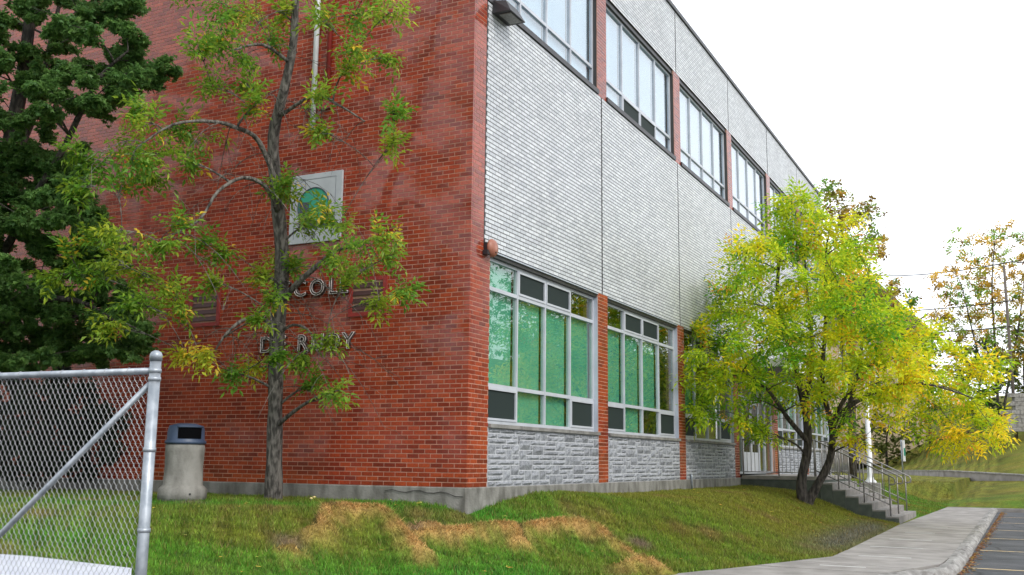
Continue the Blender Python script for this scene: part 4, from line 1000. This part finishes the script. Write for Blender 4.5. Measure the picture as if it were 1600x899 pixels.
# --- tree in front of the side wall
D1 = 14.9
b1 = hit(427, 783); D1 = float((b1-CPOS)@Fw)
tr1 = [([b1-np.array([0, 0, .1]), at(428, 745, D1), at(430, 640, D1), at(433, 520, D1+.05), at(441, 410, D1+.1), at(432, 300, D1+.1), at(427, 215, D1+.1), at(444, 140, D1), at(458, 70, D1), at(462, 0, D1), at(470, -90, D1), at(478, -200, D1)],
        [.16, .125, .108, .112, .106, .094, .084, .07, .06, .052, .042, .02]),
       ([at(437, 300, D1), at(405, 222, D1-.3), at(370, 200, D1-.7), at(330, 190, D1-1.0), at(270, 195, D1-1.3), at(215, 230, D1-1.6)], [.042, .036, .03, .024, .018, .01]),
       ([at(434, 330, D1), at(415, 292, D1-.2), at(380, 278, D1-.5), at(340, 300, D1-.8), at(310, 345, D1-1.0), at(250, 375, D1-1.3)], [.04, .034, .028, .022, .016, .009]),
       ([at(440, 470, D1), at(468, 440, D1-.2), at(500, 412, D1-.4), at(525, 392, D1-.6), at(560, 385, D1-.7)], [.05, .045, .036, .024, .012]),
       ([at(432, 530, D1), at(415, 500, D1-.1), at(385, 498, D1-.3), at(355, 520, D1-.5), at(335, 550, D1-.6)], [.04, .034, .028, .02, .01]),
       ([at(437, 520, D1), at(458, 508, D1-.1), at(480, 515, D1-.3), at(497, 540, D1-.5)], [.025, .022, .018, .01]),
       ([at(440, 180, D1), at(490, 150, D1-.3), at(530, 165, D1-.5), at(570, 190, D1-.6)], [.03, .025, .018, .01]),
       ([at(455, 100, D1), at(410, 70, D1-.4), at(360, 80, D1-.8)], [.03, .022, .01])]
spots = [(345, 45, 45), (400, 30, 45), (310, 75, 30), (375, 85, 40), (420, 60, 30), (330, 130, 35), (385, 130, 35), (440, 20, 25), (500, 30, 35), (560, 25, 45), (610, 20, 40), (560, 75, 35), (600, 90, 25), (540, 110, 30), (500, 150, 25), (615, 178, 22), (615, 220, 16), (502, 205, 18),
         (230, 190, 45), (270, 200, 45), (310, 215, 40), (200, 230, 50), (250, 240, 45), (150, 250, 45), (130, 290, 40), (180, 290, 45), (230, 280, 40), (120, 240, 22), (215, 165, 18), (290, 250, 30),
         (190, 360, 45), (150, 370, 35), (110, 400, 35), (130, 430, 38), (90, 430, 22), (180, 410, 40), (220, 430, 32), (250, 380, 32), (280, 350, 26), (260, 450, 28), (200, 470, 26), (160, 505, 18), (240, 480, 22), (282, 482, 16), (320, 380, 18), (350, 395, 18), (335, 440, 18),
         (440, 300, 18), (450, 285, 16), (500, 330, 32), (530, 350, 36), (480, 350, 22), (560, 380, 36), (600, 370, 28), (610, 400, 28), (570, 420, 32), (520, 400, 28), (630, 455, 18), (590, 470, 22), (545, 440, 22), (430, 410, 28), (410, 430, 22), (460, 420, 18), (430, 460, 26), (400, 500, 14),
         (310, 550, 26), (290, 555, 16), (360, 582, 16), (470, 560, 16), (490, 600, 14), (530, 610, 26), (510, 530, 22), (430, 560, 16), (400, 572, 12), (205, 250, 35), (350, 60, 30), (400, 165, 22), (350, 10, 40), (580, -20, 40), (480, -40, 50), (400, -60, 60), (300, -20, 40), (540, -90, 60), (420, -160, 60), (460, -220, 50)]
r1 = np.random.default_rng(3); cl = []; yl1 = []
for x, y, r in spots:
    dxx = (x-435)/180; dd_ = D1-.2-abs(dxx)*.7+r1.uniform(-.9, .55); rr = r*.66/FPX*dd_; cl.append((at(x, y, dd_), (rr, rr, rr*.8)))
    yl1.append(.8 if (x, y) in ((310, 550), (290, 555), (400, 572)) else r1.uniform(0, .45))
yl1 = np.array(yl1)
def col1(P_, ci):
    n = len(P_); a = np.clip(yl1[ci]+rng.normal(0, .16, n), 0, 1)[:, None]
    c = np.array([.1, .225, .025])*(1-a)+np.array([.4, .42, .035])*a
    m = (rng.random(n) < .035+.22*(yl1[ci] > .7))[:, None]; return np.where(m, np.array([.55, .4, .04]), c)
tree('bare_ash_tree', 'half bare grey trunked tree with hanging green leaves before the red side wall', 'tree', tr1, cl, 'ash', .82, 37, col1, 'grey bark', twigs=7, bare=75)
# bare twigs around its trunk
# --- yellow tree by the stairs
b2 = hit(1258, 786); D2 = float((b2-CPOS)@Fw)
b2b = b2-np.array([0, 0, .1])
tr2 = [([b2b, at(1252, 755, D2), at(1262, 700, D2), at(1258, 640, D2), at(1238, 560, D2), at(1215, 470, D2-.2), at(1222, 380, D2-.1), at(1238, 310, D2)], [.18, .12, .105, .09, .068, .048, .032, .012]),
       ([b2b, at(1275, 762, D2-.1), at(1296, 720, D2-.2), at(1300, 670, D2-.3), at(1285, 600, D2-.3), at(1290, 500, D2-.2), at(1290, 400, D2), at(1300, 345, D2)], [.15, .105, .09, .08, .06, .042, .028, .012]),
       ([at(1262, 690, D2), at(1232, 655, D2-.4), at(1200, 610, D2-.8), at(1160, 580, D2-1.2)], [.07, .055, .04, .02]),
       ([at(1300, 690, D2-.2), at(1325, 640, D2-.2), at(1345, 560, D2+.3), at(1350, 470, D2+.5), at(1360, 410, D2+.6)], [.07, .058, .044, .03, .012]),
       ([at(1300, 700, D2-.3), at(1310, 650, D2-.8), at(1375, 610, D2-1.2), at(1445, 600, D2-1.5), at(1520, 622, D2-1.6)], [.07, .06, .045, .03, .012]),
       ([at(1258, 630, D2), at(1270, 560, D2+.4), at(1262, 470, D2+.5), at(1256, 380, D2+.4)], [.07, .055, .04, .015]),
       ([at(1300, 660, D2-.3), at(1335, 600, D2-.5), at(1400, 530, D2-.6), at(1450, 490, D2-.7)], [.06, .05, .035, .015])]
poly2 = [(1240, 300), (1285, 335), (1330, 355), (1352, 425), (1388, 462), (1445, 512), (1475, 540), (1550, 562), (1560, 595), (1520, 625), (1570, 685), (1500, 705), (1440, 685), (1390, 660), (1345, 710), (1310, 700), (1290, 650), (1240, 630), (1200, 680), (1150, 665), (1100, 650), (1072, 615), (1080, 560), (1068, 520), (1110, 495), (1135, 440), (1150, 380), (1195, 385), (1205, 320)]
cl2 = poly_clumps(poly2, D2-.3, 2.6, 205, 24, (1310, 520), seed=5)
cl2 = [c for i, c in enumerate(cl2) if not (i % 2 and c[0][2] < 2.1 and 11.0 < c[0][0] < 14.2)]
cl2 += [(at(1560, 680, D2-1.5), (.3, .3, .2)), (at(1090, 640, D2-1.3), (.35, .35, .25)), (at(1240, 310, D2), (.3, .3, .3)), (at(1150, 385, D2-.7), (.3, .3, .3)), (at(1345, 690, D2-1), (.4, .4, .25)), (at(1195, 680, D2-1), (.3, .3, .2))]
C2 = np.array([c for c, _ in cl2]); DD = C2-CPOS; px2 = 800+FPX*(DD@Rt)/(DD@Fw); py2 = 449.5-FPX*(DD@Up)/(DD@Fw)
y2 = np.clip(.3+.28*(px2-1180)/380+.12*wob(px2/40, py2/40, 1.3)+np.random.default_rng(9).uniform(-.28, .35, len(px2))-.1*((py2 > 600) & (px2 < 1300)), .02, 1)
def col2(P_, ci):
    n = len(P_); a = np.clip(y2[ci]+rng.normal(0, .17, n), 0, 1)[:, None]
    c = np.where(a < .5, np.array([.095, .26, .016])*(1-2*a)+np.array([.42, .5, .02])*2*a, np.array([.42, .5, .02])*(2-2*a)+np.array([.78, .56, .02])*(2*a-1))
    m = (rng.random(n) < .03)[:, None]; return np.where(m, np.array([.6, .3, .04]), c)
tree('yellow_green_tree', 'bushy tree with yellow and bright green leaves beside the entrance stairs', 'tree', tr2, cl2, 'ash', 1.2, 34, col2, 'bark', twigs=7, bare=15)
# --- dark tree at the left
D3 = 15.6
poly3 = [(-260, -160), (210, -160), (215, 10), (205, 45), (245, 90), (262, 112), (215, 140), (160, 165), (135, 215), (150, 300), (180, 380), (215, 430), (250, 505), (235, 545), (150, 560), (60, 575), (-260, 580)]
b3 = np.array([*at(-60, 760, 17.0)[:2], 0]); b3[2] = Tz(b3[0], b3[1])
tr3 = [([b3, at(-50, 600, 16.8), at(-20, 450, 16.6), at(0, 300, 16.4), at(30, 150, 16.3), at(50, 0, 16.2), at(60, -150, 16)], [.2, .18, .16, .14, .11, .08, .03]),
       ([at(-20, 450, 16.6), at(40, 330, 15.9), at(95, 240, 15.5), at(150, 130, 15.2), at(200, 80, 15)], [.08, .06, .05, .035, .015]),
       ([at(-40, 560, 16.8), at(40, 480, 15.8), at(120, 470, 15.3), at(190, 510, 15)], [.08, .06, .04, .015]),
       ([at(0, 300, 16.4), at(60, 160, 17), at(80, 60, 17), at(110, -60, 17)], [.08, .06, .04, .015])]
cl3 = poly_clumps(poly3, D3, 1.6, 270, 27, (0, 220), seed=11)
cl3 += poly_clumps([(-20, 240), (120, 235), (150, 300), (190, 420), (238, 505), (232, 550), (150, 568), (-20, 580)], 15.9, 1.0, 75, 26, (90, 420), seed=31)
cl3 += [(at(x, y, 15.4), (.28, .28, .2)) for x, y in [(240, 100), (218, 70), (228, 122), (190, 30), (205, 8), (255, 108), (200, 130), (175, 150), (190, 480), (215, 515), (170, 540), (150, 420), (200, 95)]]
cl3 = [c for c in cl3 if c[0][0] < -.25]
def col3(P_, ci):
    n = len(P_); a = np.clip(rng.normal(.3, .25, n), 0, 1)[:, None]; return np.array([.08, .17, .05])*(1-a)+np.array([.16, .27, .065])*a
tree('dark_maple_tree', 'dense dark green tree filling the upper left corner in front of the wall', 'tree', tr3, cl3, 'maple', .55, 330, col3, 'bark', twigs=6)
b6 = at(-560, 760, 15.5); b6[2] = Tz(b6[0], b6[1])  # unseen tree, added out of frame to darken the left end of the wall
tree('dark_maple_tree', 'second dark green tree just beyond the left edge, added unseen to shade the side wall', 'tree', [([b6, b6+np.array([0, .1, 3]), b6+np.array([.1, 0, 7]), b6+np.array([0, 0, 10])], [.22, .18, .12, .04])],
     [c for c in poly_clumps([(-900, -200), (-260, -400), (220, -400), (200, -220), (-260, -220), (-100, 570), (-900, 700)], D3-1.0, 3.2, 150, 60, (-300, 100), seed=12) if c[0][0] < -.25], 'maple', 1.4, 80, col3, 'bark', twig=False, twigs=6)
# --- added dark shrub, stands in for the deep shade on the wall behind the fence
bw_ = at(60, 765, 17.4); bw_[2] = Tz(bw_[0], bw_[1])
tree('stand_in_shrub', 'dark low shrub added in place of the deep shade on the wall behind the chain link fence', 'bush', [([bw_, bw_+np.array([0, .1, .6]), bw_+np.array([0, 0, 1.3])], [.05, .04, .02])],
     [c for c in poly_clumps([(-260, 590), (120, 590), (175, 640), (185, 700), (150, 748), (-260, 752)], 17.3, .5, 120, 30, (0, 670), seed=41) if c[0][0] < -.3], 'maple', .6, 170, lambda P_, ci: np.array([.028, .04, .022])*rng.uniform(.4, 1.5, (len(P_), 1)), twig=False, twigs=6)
# --- trees behind
def col4(P_, ci):
    n = len(P_); k = np.array([.13, .7, .35])[ci % 3][:, None] if False else (.5+.5*np.sin(ci*2.4))[:, None]
    c = np.array([.14, .2, .04])*(1-k)+np.array([.5, .22, .06])*k; m = (rng.random(n) < .25)[:, None]; return np.where(m, np.array([.2, .09, .035]), c)
poly4 = [(1278, 300), (1296, 284), (1325, 300), (1368, 338), (1388, 395), (1385, 430), (1415, 436), (1420, 480), (1290, 480), (1272, 400)]
D4 = 45; b4 = at(1330, 700, D4); b4[2] = Tz(b4[0], b4[1])
tree('orange_tipped_tree', 'green tree with orange tips rising just behind the yellow tree', 'tree', [([b4, at(1330, 560, D4), at(1325, 430, D4), at(1310, 330, D4)], [.2, .16, .1, .03])], poly_clumps(poly4, D4, 2, 34, 24, (1335, 380), seed=2), 'cheap', 1.5, 46, lambda P_, ci: col4(P_, ci)*np.array([.8, 1.15, .8]), twigs=5)
poly5 = [(1455, 452), (1480, 420), (1500, 370), (1540, 352), (1582, 352), (1600, 370), (1660, 420), (1670, 560), (1600, 580), (1490, 560), (1478, 520), (1450, 480)]
D5 = 72; b5 = at(1560, 660, D5); b5[2] = Tz(b5[0], b5[1])
tree('orange_leaved_tree', 'thin tree with sparse orange and brown leaves against the white sky at the right', 'tree',
     [([b5, at(1556, 560, D5), at(1550, 450, D5), at(1555, 370, D5)], [.12, .09, .05, .02]), ([b5, at(1520, 520, D5), at(1500, 440, D5), at(1475, 400, D5)], [.07, .05, .03, .012]), ([b5, at(1590, 520, D5), at(1600, 440, D5)], [.1, .07, .02])],
     poly_clumps(poly5, D5, 3, 120, 21, (1560, 460), seed=4), 'cheap', 1.9, 36, lambda P_, ci: col4(P_, ci)*np.array([1.05, 1.5, .9]), twigs=5)
def bush(label, px, py, D, wpx, hpx, n, col, seed, name='bush'):
    b = at(px, py, D); b[2] = Tz(b[0], b[1])-.1
    poly = [(px+wpx*math.cos(a)*random.uniform(.85, 1.1), py-hpx*.5+hpx*.6*math.sin(a)*random.uniform(.85, 1.1)) for a in np.linspace(0, 6.1, 12)]
    tree(name, label, 'tree' if name != 'bush' else 'bush', [([b, at(px, py-hpx*.3, D), at(px+3, py-hpx*.8, D)], [.12, .08, .02])], poly_clumps(poly, D, 2, n, 26, (px, py-hpx*.5), seed=seed), 'maple', 2.0, 34, col, twig=False, twigs=5)
dk = lambda P_, ci: np.array([.03, .055, .018])*rng.uniform(.5, 1.6, (len(P_), 1))
ol = lambda P_, ci: np.array([.09, .11, .025])*rng.uniform(.5, 1.6, (len(P_), 1))
bush('dark green bush on the hill left of the block wall', 1530, 650, 68, 40, 95, 26, dk, 21)
bush('olive bush below the orange tree at the right edge', 1600, 600, 75, 48, 90, 28, ol, 22)
bush('dark shrub filling the gap under the brown roof', 1450, 625, 80, 55, 90, 28, dk, 23)
bush('olive shrub on the hilltop behind the utility pole', 1660, 590, 78, 50, 100, 26, ol, 24)
bush('wide green shrub on the slope just beyond the lamp post and stairs', 1385, 712, 80, 48, 60, 24, ol, 26)
bush('green shrub on the hill directly behind the yellow tree', 1340, 650, 90, 70, 90, 26, ol, 25)
# --- row across the parking lot and behind the camera: they show only as reflections in glass and glaze
def far_tree(xyh, seed, label, group):
    x, y, h, w = xyh; z0 = -1.2; r_ = np.random.default_rng(seed); base = np.array([x, y, z0])
    cl_ = []
    for i in range(46):
        a = r_.uniform(0, 6.28); t = r_.uniform(.15 if h > 7 else .08, 1); rr = w*.5*math.sin(math.pi*min(.95, .25+.62*t))*math.sqrt(r_.random()); cl_.append((base+np.array([rr*math.cos(a), rr*math.sin(a), h*t-.5]), (w*.16, w*.16, w*.13)))
    kk = r_.uniform(0, .8); c_ = np.array([.04, .085, .02])*(1-kk)+np.array([.16, .17, .025])*kk
    return tree('street_tree', label, 'tree', [([base, base+np.array([.1, 0, h*.4]), base+np.array([0, .1, h*.75]), base+np.array([0, 0, h*.95])], [.22, .17, .1, .03])], cl_, 'cheap', 2.3, 26, lambda P_, ci: c_*rng.uniform(.6, 1.5, (len(P_), 1)), twig=False, twigs=5, group=group)
k = 0
def far_row(L, label, group):
    global k
    for (x, y, h, w), extra in L: far_tree((x, y, h, w), 100+k, label % extra, group); k += 1
far_row([((29, -20, 15, 10), 'nearest'), ((37, -21, 17, 11), 'second'), ((45, -20, 15.5, 11), 'third'), ((55, -23, 15, 11), 'fourth'), ((66, -22, 13, 11), 'fifth'), ((79, -24, 14, 12), 'sixth'), ((95, -26, 14, 13), 'seventh'), ((116, -27, 15, 14), 'farthest')],
        '%s tree of the row across the parking lot, mirrored in the windows', 'trees across the parking lot')
far_row([((-27, y, 6.2, 8.5), n_) for y, n_ in [(9, 'first'), (15, 'second'), (21, 'third'), (27, 'fourth'), (34, 'fifth'), (41, 'sixth'), (49, 'seventh'), (58, 'eighth')]],
        '%s low bushy tree of the row mirrored at the foot of the side wall', 'low trees behind the camera')
far_row([((48+i*11, -33, 18, 13), n_) for i, n_ in enumerate(['first', 'second', 'third', 'fourth', 'fifth', 'sixth', 'seventh', 'eighth'])],
        '%s taller tree of the back row across the parking lot, mirrored in the windows', 'back row of trees across the parking lot')
far_row([((-33, 68, 15, 11), 'tall distant'), ((-31, 80, 17, 12), 'farther tall'), ((-30, 95, 18, 13), 'very distant'), ((-30, 14.5, 23, 10), 'tall dark'), ((-31, 22.5, 12, 7), 'middle sized'), ((-30, 28.5, 6.5, 7), 'low round'), ((-32, 37, 26, 12), 'broad tall'), ((-34, 47, 22, 12), 'leaning pale'), ((-36, 57, 10, 9), 'low distant'), ((-29, 6, 15, 9), 'stout')],
        '%s tree behind the camera, mirrored in the glazed side wall', 'trees behind the camera')
print('objects', len(bpy.data.objects), 'tris', sum(len(o.data.polygons) for o in bpy.data.objects if o.type == 'MESH'))
